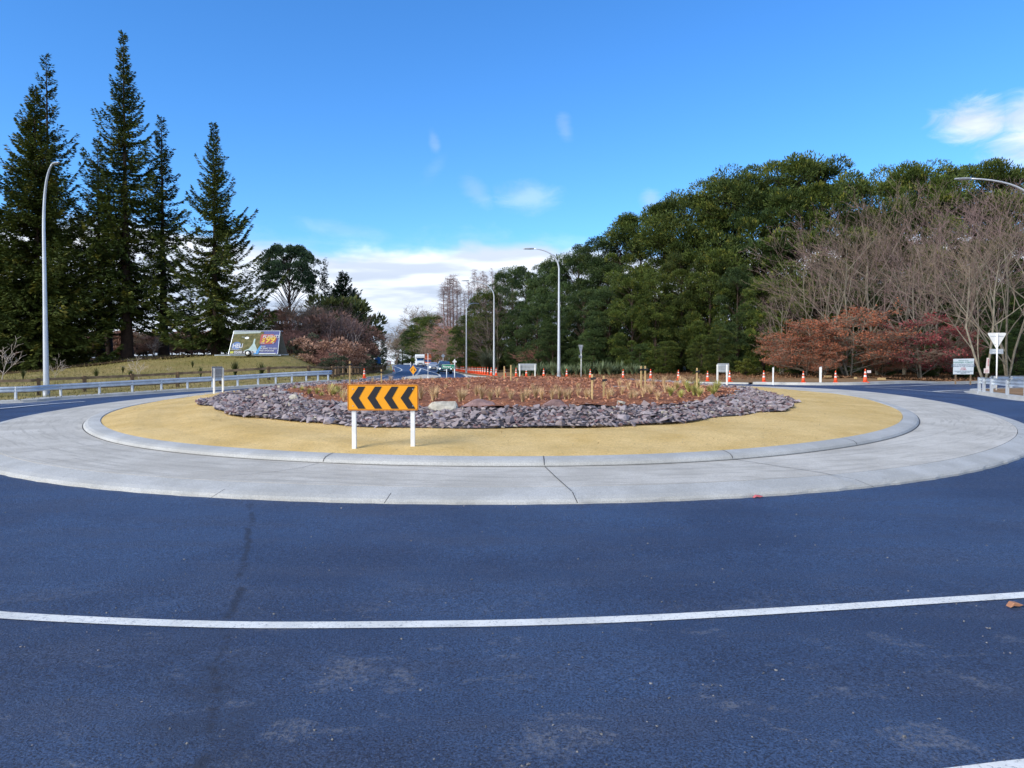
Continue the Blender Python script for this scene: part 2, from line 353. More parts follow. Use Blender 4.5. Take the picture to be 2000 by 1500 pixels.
M['timber'] = simple('pale_treated_stake', (.46, .33, .15), .75, var=.18, sc=14)
M['fence'] = simple('weathered_fence_timber', (.13, .085, .048), .85, var=.4, sc=3)
M['fencel'] = simple('worn_fence_rail', (.20, .14, .085), .85, var=.45, sc=2)
M['bark'] = simple('dark_bark', (.045, .028, .02), .9, var=.4, sc=2.5, bm=.6)
M['bark2'] = simple('grey_bark', (.20, .178, .135), .9, var=.28, sc=2.2, bm=.4)
M['twig'] = simple('purple_grey_twigs', (.225, .155, .145), .85, var=.3, sc=.7)
M['twig2'] = simple('brown_grey_twigs', (.21, .16, .115), .85, var=.3, sc=.7)
M['twigr'] = simple('red_brown_twigs', (.38, .19, .15), .85, var=.35, sc=.8)
M['birch'] = simple('pale_birch_bark', (.46, .40, .35), .8, var=.25, sc=3)
M['redw'] = foliage('redwood_needles', (.036, .062, .016), (.125, .160, .034), (.24, .215, .038), .22)
M['pine'] = foliage('pine_needles', (.018, .042, .022), (.055, .098, .045), None, .3)
M['fern'] = foliage('far_conifer_needles', (.026, .048, .034), (.052, .085, .055), None, .3)
M['wattle'] = foliage('wattle_leaves', (.017, .036, .009), (.092, .128, .022), (.22, .215, .036), .34)
M['wattle2'] = foliage('darker_wattle_leaves', (.016, .037, .013), (.066, .108, .032), (.14, .17, .042), .24)
M['shrub'] = foliage('shrub_leaves', (.04, .06, .018), (.10, .12, .035), (.14, .13, .04), .8)
M['ygreen'] = foliage('yellow_green_leaves', (.06, .08, .012), (.13, .14, .02), None, .8)
M['sage'] = foliage('grey_green_leaves', (.06, .08, .05), (.12, .14, .09), None, .8)
M['rust'] = foliage('rust_beech_leaves', (.17, .052, .030), (.36, .125, .058), (.24, .07, .045), .5)
M['crim'] = foliage('crimson_leaves', (.15, .034, .038), (.30, .070, .072), None, .6)
M['brownl'] = foliage('brown_dry_leaves', (.24, .135, .10), (.44, .27, .20), None, .6)
M['flax'] = foliage('flax_blades', (.075, .115, .055), (.19, .24, .13), (.26, .25, .13), 1.5)
M['straw'] = foliage('straw_blades', (.47, .32, .16), (.72, .54, .31), None, 3)
M['gtuft'] = foliage('green_gold_blades', (.30, .33, .07), (.60, .53, .20), None, 4)
M['chip'] = foliage('bark_chips', (.20, .068, .036), (.50, .26, .155), (.08, .029, .018), 6)
M['stone'] = None
def m_stone():
    m, n, b = pbsdf('crushed_purple_grey_stone', .85, .25); tc = n.new('ShaderNodeTexCoord').outputs['Object']; g_ = n.new('ShaderNodeNewGeometry')
    oi = g_.outputs['Random Per Island']; f = n.noise(g_.outputs['Position'], 14, 5, .7)
    col = n.mix(oi, (.165, .130, .135), (.365, .322, .332)); col = n.mix(n.ramp(n.math('FRACT', n.math('MULTIPLY', oi, 7.3)), .62, .95), col, (.17, .10, .10))
    col = n.mix(n.ramp(n.math('FRACT', n.math('MULTIPLY', oi, 31.7)), .93, .99), col, (.42, .38, .30))
    col = n.mix(n.math('MULTIPLY', n.ramp(f, .5, .3), .5), col, (.10, .085, .095)); n.l.new(col, b.inputs['Base Color']); bump(n, b, f, .5, .02); return m
M['stone'] = m_stone()
M['boulderw'] = simple('pale_cream_boulder', (.44, .42, .36), .85, var=.25, sc=3, bm=.6)
M['boulderp'] = simple('mauve_boulder', (.25, .16, .155), .85, var=.25, sc=3, bm=.6)
M['boulderg'] = simple('grey_boulder', (.29, .275, .29), .85, var=.25, sc=3, bm=.6)
M['glass'] = simple('dark_window_glass', (.02, .09, .24), .12, var=.2)
M['rubber'] = simple('black_rubber', (.015, .015, .016), .8)
M['chrome'] = simple('bright_metal_trim', (.55, .57, .6), .25, .8)
M['lampw'] = simple('clear_lamp_glass', (.80, .84, .88), .15)
def emit(name, col, s):
    m, n, b = pbsdf(name, .3); b.inputs['Base Color'].default_value = (*col, 1); b.inputs['Emission Color'].default_value = (*col, 1); b.inputs['Emission Strength'].default_value = s; return m
M['headon'] = emit('lit_headlight', (.9, .95, 1), 2.0)

# ---------------------------------------------------------------- ground, roads, kerbs
def shifted(a, b, dx, wav):
    """radius round the island centre of an ellipse whose own centre lies dx to the side"""
    c, s_ = np.cos(TH), np.sin(TH); A = (c/a)**2+(s_/b)**2; B = -2*c*dx/a**2; Cc = (dx/a)**2-1
    return (-B+np.sqrt(B*B-4*A*Cc))/(2*A)*wav
RS = shifted(9.05, 13.9, -.88, 1+.012*np.sin(TH*7+1)+.010*np.sin(TH*17)+.006*np.sin(TH*41))
RM = shifted(7.2, 11.9, -.50, 1+.014*np.sin(TH*9)+.012*np.sin(TH*15+2))
def isl(x, y):
    """height of the planted island above the road plane"""
    x = np.asarray(x, float); y = np.asarray(y, float); th = np.arctan2(y-CY, x-CX); r = np.hypot(x-CX, y-CY)
    ri, rs, rm = rad(RI, th), rad(RS, th), rad(RM, th); t = smooth(np.sin(th)*.8+.5)
    zs = .42+.08*t; zm = .60-.13*t; zc = .86
    out = np.where(r > rs, .22+(zs-.22)*smooth((ri-r)/np.maximum(ri-rs, .1)*.5+.0)*2*1.0, 0)
    out = np.where(r > rs, .22+(zs-.22)*np.clip((ri-r)/(ri-rs), 0, 1)**.75, np.where(r > rm, zs+(zm-zs)*np.clip((rs-r)/(rs-rm), 0, 1), zm+(zc-zm)*np.clip(1-r/rm, 0, 1)**.8))
    return out
def surf(x, y):
    x = np.atleast_1d(np.asarray(x, float)); y = np.atleast_1d(np.asarray(y, float)); th = np.arctan2(y-CY, x-CX); r = np.hypot(x-CX, y-CY)
    ro, ri = rad(RO, th), rad(RI, th)
    return G(x, y)+np.where(r < ri, isl(x, y), np.where(r < ro-.4, .125, np.where(r < ro, .06, 0)))
def hit(px, py, f=surf):
    d = ray(px, py); Y = np.geomspace(2.5, 320, 900); t = Y/d[1]; z = CAMH+d[2]*t; h = f(d[0]*t, Y); i = int(np.argmax(z < h))
    if i == 0: return None
    a = (z[i-1]-h[i-1])/((z[i-1]-h[i-1])-(z[i]-h[i])+1e-9); yy = Y[i-1]+(Y[i]-Y[i-1])*a; tt = yy/d[1]
    return Vector((d[0]*tt, yy, float(f(d[0]*tt, yy)[0])))
PA = [(-260, 20), (-120, 29.5), (-60, 35), (-40, 37.6), (gx(0, 40.4), 40.4), (gx(118, 43), 43), (gx(258, 45.8), 45.8), (gx(366, 48.2), 48.2), (gx(500, 51.2), 51.2), (gx(645, 54.5), 54.5),
      (gx(690, 60), 60), (gx(715, 67), 67), (gx(735, 76), 76), (gx(760, 96), 96), (gx(769, 112), 112), (gx(768, 150), 150), (gx(766, 200), 200), (gx(763, 260), 260), (-75, 330)]
PB = [(-43, 330), (gx(826, 260), 260), (gx(838, 200), 200), (gx(868, 150), 150), (gx(886, 125), 125), (gx(899, 109), 109), (gx(914, 90), 90), (gx(934, 78), 78), (gx(975, 71.5), 71.5), (gx(1040, 67), 67), (gx(1120, 64), 64),
      (gx(1217, 61), 61), (gx(1325, 58), 58), (gx(1425, 55.6), 55.6), (gx(1481, 54), 54), (gx(1569, 51.6), 51.6), (gx(1640, 51.0), 51.0), (gx(1690, 51.5), 51.5), (gx(1760, 53.8), 53.8), (gx(1840, 57.5), 57.5), (gx(1920, 61), 61), (gx(2000, 63.5), 63.5), (60, 73), (120, 92), (260, 130)]
PD = [(24.0, 40.2), (gx(1950, 36), 36), (gx(2000, 32.2), 32.2), (20.6, 27), (22, 20), (28, 14), (48, 8), (75, 20), (60, 44), (45, 48.5), (33, 47.0), (26.5, 43.0)]
def dens(path, step, closed=False):
    out = []; n = len(path)
    for i in range(n if closed else n-1):
        a, b = path[i], path[(i+1) % n]; L = math.hypot(b[0]-a[0], b[1]-a[1]); d = step*max(1, math.hypot((a[0]+b[0])/2, (a[1]+b[1])/2)/45)
        k = max(1, int(L/d))
        for j in range(k): out.append((a[0]+(b[0]-a[0])*j/k, a[1]+(b[1]-a[1])*j/k))
    if not closed: out.append(path[-1])
    return out
def crom(path, k=6, closed=False):
    out = []; n = len(path)
    for i in range(n if closed else n-1):
        p = [path[(i+j) % n] if closed else path[min(max(i+j, 0), n-1)] for j in (-1, 0, 1, 2)]
        for s in range(k):
            t = s/k
            out.append(tuple(.5*((2*p[1][c])+(-p[0][c]+p[2][c])*t+(2*p[0][c]-5*p[1][c]+4*p[2][c]-p[3][c])*t*t+(-p[0][c]+3*p[1][c]-3*p[2][c]+p[3][c])*t**3) for c in range(len(path[0]))))
    if not closed: out.append(tuple(path[-1]))
    return out
PAs, PBs, PDs = crom(PA, 6), crom(PB, 6), crom(PD, 6, True)
POLA = PAs+[(-700, 330), (-700, 20)]; POLB = PBs+[(700, 130), (700, 330)]
FAR = 330.0
def inpoly(x, y, poly):
    x = np.asarray(x); y = np.asarray(y); c = np.zeros(x.shape, bool); n = len(poly)
    for i in range(n):
        x1, y1 = poly[i]; x2, y2 = poly[(i+1) % n]
        if y1 == y2: continue
        k = ((y1 > y) != (y2 > y)) & (x < (x2-x1)*(y-y1)/(y2-y1)+x1); c ^= k
    return c
def region(name, poly, mat, off, kind, extra=None):
    b = dens(poly, .9, True); pts = []
    for (lo, hi, st) in ((0, 75, 1.3), (75, 130, 2.6), (130, 260, 7), (260, 900, 30)):
        xs = np.arange(-700, 701, st) if hi > 200 else np.arange(-hi, hi, st); ys = np.arange(-10, 335, st)
        X, Y = np.meshgrid(xs, ys); X = X+rng.uniform(-.3, .3, X.shape)*st; Y = Y+rng.uniform(-.3, .3, Y.shape)*st
        r = np.hypot(X, Y); k = (r >= lo) & (r < hi) & inpoly(X, Y, poly); pts.append(np.stack([X[k], Y[k]], 1))
    P = np.concatenate(pts); bb = np.array(b)
    keep = np.ones(len(P), bool)
    for s in range(0, len(P), 2000):
        d = np.hypot(P[s:s+2000, None, 0]-bb[None, :, 0], P[s:s+2000, None, 1]-bb[None, :, 1]).min(1); keep[s:s+2000] = d > .4
    P = P[keep]; A = [Vector(p) for p in b]+[Vector(p) for p in P]; E_ = [(i, (i+1) % len(b)) for i in range(len(b))]
    vs, _, fs, *_r = delaunay_2d_cdt(A, E_, [], 1, 1e-4)
    V = np.array([(v.x, v.y) for v in vs]); Z = G(V[:, 0], V[:, 1])+off
    if extra is not None: Z = Z+extra(V[:, 0], V[:, 1])
    me = mkmesh(name, np.c_[V, Z], np.array([f[:3] for f in fs]), mat, True)
    # face everything upward
    bm = bmesh.new(); bm.from_mesh(me); 
    for f in bm.faces:
        if f.normal.z < 0: f.normal_flip()
    bm.to_mesh(me); bm.free(); o = link(name, me); tag(o, kind='structure'); return o
# asphalt: one sheet, dropped where verges lie on top
xs = np.r_[np.arange(-75, -30, 1.6), np.arange(-30, 30, .8), np.arange(30, 76, 1.6)]; ys = np.r_[np.arange(-14, 75, .8), np.arange(75, 332, 1.8)]
X, Y = np.meshgrid(xs, ys); Z = G(X, Y).reshape(X.shape)
def deep(X, Y, d=2.0):
    k = np.ones(X.shape, bool)
    for dx, dy in ((d, 0), (-d, 0), (0, d), (0, -d)):
        k &= inpoly(X+dx, Y+dy, POLA) | inpoly(X+dx, Y+dy, POLB) | inpoly(X+dx, Y+dy, PDs)
    return k
ny, nx = X.shape; idx = np.arange(nx*ny).reshape(ny, nx); q = np.stack([idx[:-1, :-1], idx[:-1, 1:], idx[1:, 1:], idx[1:, :-1]], -1).reshape(-1, 4)
kd = deep(X, Y).ravel(); q = q[~kd[q].all(1)]
tag(link('road', mkmesh('road', np.stack([X.ravel(), Y.ravel(), Z.ravel()], 1), q, M['asphalt'], True)), kind='structure')
# wide ground reaching the horizon under everything
gv = [(-3000, -3000, -3.2), (3000, -3000, -3.2), (3000, 4000, -3.2), (-3000, 4000, -3.2)]
mb = MB(); mb.add(gv, [(0, 1, 2, 3)]); tag(mb.build('ground', M['grass']), kind='structure')
nz = lambda x, y: .05*np.sin(x*1.3+y*.4)*np.cos(y*1.1-x*.3)+.04*np.sin(x*.5)*np.sin(y*.43+1)
def edgefade(poly):
    P = np.array(dens(poly, 3))
    def f(x, y):
        out = np.empty(len(x))
        for s in range(0, len(x), 3000): out[s:s+3000] = np.hypot(x[s:s+3000, None]-P[None, :, 0], y[s:s+3000, None]-P[None, :, 1]).min(1)
        return nz(x, y)*np.clip(out/3-.3, 0, 1.5)
    return f
region('grass_bank', POLA, M['grass'], .13, 'structure', edgefade(PAs))
region('dirt_verge', POLB, M['dirt'], .13, 'structure', edgefade(PBs))
region('traffic_island', PDs, M['dirt'], .13, 'structure')
# dark leaf litter under the trees on both sides, laid just above the verges
def patch(name, poly, mat, off):
    o = region(name, poly, mat, off, 'structure'); return o
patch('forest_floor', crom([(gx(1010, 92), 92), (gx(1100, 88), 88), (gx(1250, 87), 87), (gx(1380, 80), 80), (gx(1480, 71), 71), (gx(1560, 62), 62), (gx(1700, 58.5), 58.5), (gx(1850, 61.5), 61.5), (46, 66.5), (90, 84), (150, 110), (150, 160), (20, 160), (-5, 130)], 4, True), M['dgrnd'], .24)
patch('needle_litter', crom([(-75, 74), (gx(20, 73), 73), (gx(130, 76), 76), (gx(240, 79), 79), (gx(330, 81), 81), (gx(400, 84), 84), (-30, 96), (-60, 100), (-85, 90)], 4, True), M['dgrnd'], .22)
# kerbs along the verges (left of travel = verge side)
def kerb(path, w=.16, h=.15, name='kerb', mat='kerb', closed=False, side=1):
    p = [gp(x, y) for x, y in dens(path, .8, closed)]
    pr = [(-.30*side, -.05), (-.30*side, .012), (-.02*side, .014), (0, h), (w*side, h+.006), ((w+.02)*side, -.05)]
    tag(MB().sweep(p, pr, closed).build(name, M[mat], smooth=False), kind='structure')
kerb([p for p in PAs if p[0] > -130 and p[1] < 56], w=1.15, h=.145)
kerb([p for p in PAs if 56 <= p[1] < 260], h=.14)
kerb([p for p in PBs if p[1] > 100], h=.10, side=1)
kerb([p for p in PBs if p[1] <= 100 and p[0] < 17], h=.12)
kerb([p for p in PBs if p[0] >= 17], w=.5, h=.17)
kerb(PDs, w=.45, h=.15, closed=True, side=(1 if sum((PDs[i][0]*PDs[(i+1) % len(PDs)][1]-PDs[(i+1) % len(PDs)][0]*PDs[i][1]) for i in range(len(PDs))) > 0 else -1))

# the island's rings
NTH = 720; th = np.linspace(-math.pi, math.pi, NTH+1)[:-1]
def ringmesh(name, rings, mat, sm=False):
    """rings: list of (radius array, height array above the road plane) from outside inward"""
    V = []
    for r, h in rings:
        x = CX+r*np.cos(th); y = CY+r*np.sin(th); V.append(np.stack([x, y, base(x, y)+h], 1))
    n = len(rings); V = np.concatenate(V); a = np.arange(NTH); b = (a+1) % NTH; q = []
    for i in range(n-1): q.append(np.stack([i*NTH+a, i*NTH+b, (i+1)*NTH+b, (i+1)*NTH+a], 1))
    o = link(name, mkmesh(name, V, np.concatenate(q), mat, sm)); tag(o, kind='structure'); return o
ro, ri, rs, rm = (np.interp(th, np.r_[TH, math.pi], np.r_[t, t[0]]) for t in (RO, RI, RS, RM)); one = np.ones(NTH)
rag = .006*np.sin(th*311)+.008*np.sin(th*173+1)
ok_ = ringmesh('apron_kerb', [(ro+.02+rag, -.05*one), (ro+rag, .025*one), (ro-.03, .050*one), (ro-.12, .075*one), (ro-.44, .125*one), (ro-.445, .09*one)], M['kerb'])
ap = ringmesh('concrete_apron', [(ro-.450, .09*one), (ro-.452, .126*one), (ro-.9, .128*one), ((ro+ri)/2, .130*one), (ri+.9, .132*one), (ri+.375, .134*one)], M['apron'])
tag(MB().build('x', M['joint'])) if False else None
ringmesh('inner_kerb', [(ri+.375, .10*one), (ri+.372, .150*one), (ri+.345, .185*one), (ri+.28, .210*one), (ri+.16, .226*one), (ri+.02, .236*one), (ri-.005, .20*one)], M['kerb'])
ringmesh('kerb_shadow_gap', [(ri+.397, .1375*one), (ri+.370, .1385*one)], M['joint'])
rings = []
for k in range(26):
    f = k/25; r = ri+(rs-.5-ri)*f; x, y = CX+r*np.cos(th), CY+r*np.sin(th)
    rings.append((r, isl(x, y)+.012*np.sin(th*37+k)*np.sin(k*1.1)*min(1, k/4)+.018*np.sin(th*11+k*.4)*min(1, k/6)))
ringmesh('sand_ring', rings, M['sand'], True)
rings = []
for k in range(8):
    f = k/7; r = (rs+.02)+(rm-.3-rs)*f; x, y = CX+r*np.cos(th), CY+r*np.sin(th); rings.append((r, isl(x, y)+.03))
ringmesh('stone_bed', rings, M['underlay'])
rings = []
for k in range(50):
    f = k/49; r = rm*(1-f*.995); x, y = CX+r*np.cos(th), CY+r*np.sin(th)
    rings.append((r, isl(x, y)+.05+.030*np.sin(x*2.3+y)*np.sin(y*1.7)+.03*np.sin(x*5.1)*np.sin(y*4.3+x)))
ringmesh('mulch_bed', rings, M['mulch'], True)
# joints cut across apron and kerbs
mb = MB()
def jt(p0, p1, w=.012):
    a = Vector(p0); b = Vector(p1); n = max(2, int((b-a).length/.12)); s = (b-a).cross(Vector((0, 0, 1))).normalized()*w/2
    vs = []; 
    for i in range(n+1):
        p = a+(b-a)*i/n; vs += [p-s, p+s]
    mb.add(vs, [(2*i, 2*i+1, 2*i+3, 2*i+2) for i in range(n)])
def jim(pts, hts, w=.012):
    P = [plane_pt(x, y, h) for (x, y), h in zip(pts, hts)]; P = [(x, y, float(base(x, y))+h) for (x, y), h in zip(P, hts)]
    for p, q_ in zip(P[:-1], P[1:]): jt(p, q_, w)
AK = (.200, .215, .231, .242); OK4 = (.056, .081, .131)
for px, py in ((1063, 909), (1432, 896), (624, 904), (1663, 867)):
    X_, Y_ = plane_pt(px, py, .15); t = math.atan2(Y_-CY, X_-CX); ri_ = float(rad(RI, t)); P = lambda r, h: (CX+r*math.cos(t), CY+r*math.sin(t), float(base(0, CY+r*math.sin(t)))+h)
    for (a, ha), (b_, hb) in zip(((.373, .150), (.345, .187), (.28, .212), (.16, .228)), ((.345, .187), (.28, .212), (.16, .228), (.02, .238))): jt(P(ri_+a, ha+.003), P(ri_+b_, hb+.003), .013)
jim([(1064, 911), (1085, 931), (1117, 959.5)], (.139, .136, .131)); jim([(1434, 897), (1520, 910), (1600, 922), (1668, 935.5)], (.139, .136, .134, .131)); jim([(1118, 960.5), (1126, 978), (1128, 982)], (.131, .083, .056)); jim([(1670, 936), (1702, 949), (1707, 951.5)], (.131, .083, .056))
jim([(622, 904.5), (590, 913), (530, 922), (430, 930)], (.139, .136, .134, .132), .008); jim([(210, 868), (120, 874), (30, 884)], (.139, .135, .131), .010); jim([(280, 880), (190, 890), (60, 908)], (.139, .135, .131), .006)
for pts in ([(764, 962.5), (753, 979), (750, 983)], [(439, 955), (415, 970), (408, 974)], [(1990, 853), (2003, 856), (2006, 858)]): jim(pts, (.131, .083, .056), .01)
for a in (-20, 0, 24, 60, 100, 165, 145):
    t = R(a); ro_, ri_ = float(rad(RO, t)), float(rad(RI, t)); P = lambda r, h: (CX+r*math.cos(t), CY+r*math.sin(t), float(base(0, CY+r*math.sin(t)))+h)
    jt(P(ro_-.46, .131), P(ri_+.40, .139)); jt(P(ro_-.12, .081), P(ro_-.44, .131))
j = mb.build('concrete_joints', M['joint']); j.parent = ap

# painted lines
def paint(pts, w, off=.005, wts=None):
    """pts: world xy"""
    P = dens(pts, .35 if off < .01 else 1.0); mb_ = MB(); vs = []
    for i, p in enumerate(P):
        a = P[max(i-1, 0)]; b = P[min(i+1, len(P)-1)]; t = Vector((b[0]-a[0], b[1]-a[1], 0)).normalized(); s = Vector((-t.y, t.x, 0))*w/2
        for sg in (-1, 1):
            v = Vector((p[0], p[1], 0))+s*sg; vs.append((v.x, v.y, g(v.x, v.y)+off))
    mb_.add(vs, [(2*i, 2*i+2, 2*i+3, 2*i+1) for i in range(len(P)-1)]); return tag(mb_.build('road_marking', M['paint']), kind='structure')
def pim(pts, w, off=.03):
    q_ = [hit(*p) for p in pts]; q_ = [(v.x, v.y) for v in q_ if v]
    if len(q_) > 1: paint(crom(q_, 4) if len(q_) > 2 else q_, w, off)
front = [plane_pt(*p) for p in ((-300,1170),(-120,1188),(0,1202),(200,1213),(400,1220),(560,1222),(800,1220.5),(1000,1217.5),(1200,1211),(1400,1201),(1600,1189),(1800,1176),(2000,1163),(2200,1148),(2500,1125))]
paint(crom(front, 4), .118, .005)
q0 = [plane_pt(*p) for p in ((1790,1512),(1900,1499),(2010,1486),(2300,1460))]; paint(crom([(a, b-.06) for a, b in q0], 3), .14, .005)
for pts, w in (([(-60,803),(0,799.5),(90,791),(165,785.5)], .16), ([(-60,797),(0,793),(95,788)], .14), ([(700,744),(735,737.5),(765,730),(783,724.5),(784,721.5),(776,717.5),(768,714.5)], .22),
               ([(822,719.5),(808,737)], .3), ([(822,719.5),(838,725),(856,731),(859,736)], .26), ([(815,731),(852,731.2)], .3), ([(818,726),(836,726)], .3), ([(883,724),(905,731),(929,739.5)], .2), ([(822,719.5),(806,716)], .2),
               ([(1690,756.5),(1800,753.5),(1905,749.5)], .16), ([(1690,757.5),(1750,760.5),(1820,765.8)], .14), ([(1820,765.8),(1865,763.5),(1905,762.5)], .16), ([(1825,766.5),(1870,769),(1898,770)], .16), ([(1830,766.3),(1860,766.4),(1898,766.6)], .12)):
    pim(pts, w)
# the far splitter island
sp = [(gx(812, 84), 84), (gx(828, 92), 92), (gx(850, 84), 84), (gx(858, 74), 74), (gx(846, 66), 66), (gx(800, 64), 64), (gx(792, 72), 72)]
spc = crom(sp, 4, True)
region('splitter_island', spc, M['apron'], .12, 'structure'); kerb(spc, w=.1, h=.13, closed=True, side=-1 if True else 1)

# ---------------------------------------------------------------- stones, boulders, bark chips
def rock(seed, flat=.62, n=10):
    r = np.random.default_rng(seed); bm = bmesh.new()
    for _ in range(n):
        v = r.normal(size=3); v /= np.linalg.norm(v); v *= r.uniform(.7, 1.15); bm.verts.new((v[0], v[1]*r.uniform(.6, .9), v[2]*flat))
    h = bmesh.ops.convex_hull(bm, input=bm.verts); bmesh.ops.delete(bm, geom=[e for e in h['geom_interior'] if isinstance(e, bmesh.types.BMVert)], context='VERTS')
    bmesh.ops.triangulate(bm, faces=bm.faces); bm.verts.ensure_lookup_table(); bm.verts.index_update()
    V = np.array([v.co[:] for v in bm.verts]); Fc = np.array([[v.index for v in f.verts] for f in bm.faces]); bm.free(); return V, Fc
ROCKS = [rock(i) for i in range(12)]; RKM = [mkmesh('stone', v, f, M['stone']) for v, f in ROCKS]
def rotm(a, b, c): return (Matrix.Rotation(a, 3, 'Z') @ Matrix.Rotation(b, 3, 'X') @ Matrix.Rotation(c, 3, 'Y'))
cand = []
for _ in range(120000):
    t = rng.uniform(-math.pi, math.pi); rr = math.sqrt(rng.uniform(.0, 1)); a = float(rad(RM, t)); b = float(rad(RS, t)); r = math.sqrt(a*a*.97+(b*b-a*a*.97)*rr*rr)
    cand.append((CX+r*math.cos(t), CY+r*math.sin(t)))
cell = {}; chosen = []
for (x, y) in cand:
    s = float(np.clip(rng.lognormal(-2.66, .38), .04, .145)); k = (int(x/.25), int(y/.25)); ok = True
    if y > 38.0: continue
    for i in (-1, 0, 1):
        for j in (-1, 0, 1):
            for (u, v, s2) in cell.get((k[0]+i, k[1]+j), ()):
                if (u-x)**2+(v-y)**2 < ((s+s2)*.66)**2: ok = False; break
    if ok: cell.setdefault(k, []).append((x, y, s)); chosen.append((x, y, s))
A_ = np.array(chosen); zz = base(A_[:, 0], A_[:, 1])+isl(A_[:, 0], A_[:, 1])
order = np.argsort(-A_[:, 2]/np.hypot(A_[:, 0], A_[:, 1])); pv = []; pf = []; nb = 0
print('stones', len(A_))
for rank, i in enumerate(order):
    x, y, s = A_[i]; k = int(rng.integers(12)); z = zz[i]+.02+s*rng.uniform(.0, .42); sc = (s*1.25, s*1.25, s*rng.uniform(.5, .95)); e = rotm(rng.uniform(0, 6.28), rng.uniform(-.6, .6), rng.uniform(-.6, .6))
    if rank < 290:
        o = link('stone', RKM[k]); o.location = (x, y, z); o.rotation_euler = e.to_euler(); o.scale = sc; tag(o, 'angular purple-grey crushed stone in the ring of loose rocks on the roundabout', 'stone', 'large stones in the rock ring')
    else:
        V = (ROCKS[k][0]*np.array(sc)) @ np.array(e).T+np.array((x, y, z)); pv.append(V); pf.append(ROCKS[k][1]+nb); nb += len(V)
o = link('loose_stones', mkmesh('loose_stones', np.concatenate(pv), np.concatenate(pf), M['stone'])); tag(o, 'mass of smaller purple-grey crushed stones filling the ring around the bark bed', 'stones', kind='stuff')
def boulder(seed, px, py, wpx, hpx, mat, label, sink=.25, dy=0):
    v = hit(px, py); w = wpx/F*v.y/2; h = hpx/F*v.y; V, Fc = rock(seed, .8, 16); bm = bmesh.new()
    vv = [bm.verts.new(p) for p in V]; [bm.faces.new([vv[i] for i in f]) for f in Fc]
    bmesh.ops.bevel(bm, geom=bm.edges[:], offset=.07, segments=1, affect='EDGES'); bmesh.ops.triangulate(bm, faces=bm.faces)
    bmesh.ops.subdivide_edges(bm, edges=bm.edges, cuts=2, use_grid_fill=True)
    for q_ in bm.verts: q_.co *= 1+.035*math.sin(q_.co.x*9+seed)*math.sin(q_.co.y*8)+rng.normal()*.008
    me = bpy.data.meshes.new('boulder'); bm.to_mesh(me); bm.free(); me.materials.append(M[mat])
    zs_ = [p.co.z for p in me.vertices]; o = link('boulder', me); o.scale = (w, w*.8, h/(max(zs_)-min(zs_))*1.35); o.location = (v.x, v.y+w*.5+dy, v.z+h*.42); tag(o, label, 'boulder', 'boulders at the edge of the bark bed')
boulder(41, 868, 806, 66, 20, 'boulderw', 'large pale cream boulder with a flat top beside the mauve one')
boulder(52, 936, 801, 74, 18, 'boulderp', 'wide low mauve boulder touching the cream boulder')
boulder(63, 1089, 800, 56, 17, 'boulderp', 'reddish mauve boulder at the front edge of the bark, right of centre')
boulder(74, 573, 783, 30, 10, 'boulderw', 'small pale wedge-shaped boulder at the left end of the bark bed')
boulder(85, 672, 796, 34, 12, 'boulderg', 'grey boulder half hidden behind the left edge of the chevron board')
boulder(96, 550, 772, 22, 8, 'boulderg', 'grey-mauve boulder at the far left of the rock ring')
boulder(37, 590, 790, 24, 8, 'boulderg', 'small blue-grey boulder in front of the pale wedge-shaped boulder')
boulder(28, 845, 815, 17, 10, 'boulderw', 'small tan rock lying in the stones under the cream boulder')
boulder(19, 1440, 789, 24, 10, 'boulderg', 'blue-grey boulder among stones at the right end of the bark bed')
# bark chips
n = 20000; t = rng.uniform(-math.pi, math.pi, n); r = rad(RM, t)*np.sqrt(rng.uniform(0, 1, n)); x = CX+r*np.cos(t); y = CY+r*np.sin(t)
z = base(x, y)+isl(x, y)+.05+.030*np.sin(x*2.3+y)*np.sin(y*1.7)+.03*np.sin(x*5.1)*np.sin(y*4.3+x)
def quadcloud(O, D, S):
    """n rhombus leaves: origin, length vector, half-width vector"""
    n = len(O); V = np.stack([O, O+D*.45+S, O+D, O+D*.55-S], 1).reshape(-1, 3); return V, np.arange(4*n).reshape(n, 4)
def rvec(n, g_=rng): v = g_.normal(size=(n, 3)); return v/np.linalg.norm(v, axis=1)[:, None]
D = rvec(n); D[:, 2] = D[:, 2]*.45+.12; L = rng.uniform(.05, .16, n)[:, None]; S = np.cross(D, rvec(n)); S /= np.linalg.norm(S, axis=1)[:, None]
V, Fq = quadcloud(np.stack([x, y, z], 1), D*L, S*rng.uniform(.010, .028, n)[:, None]); tag(link('bark_chips', mkmesh('bark_chips', V, Fq, M['chip'])), 'reddish brown bark chips mulching the planted mound', 'bark mulch', kind='stuff')

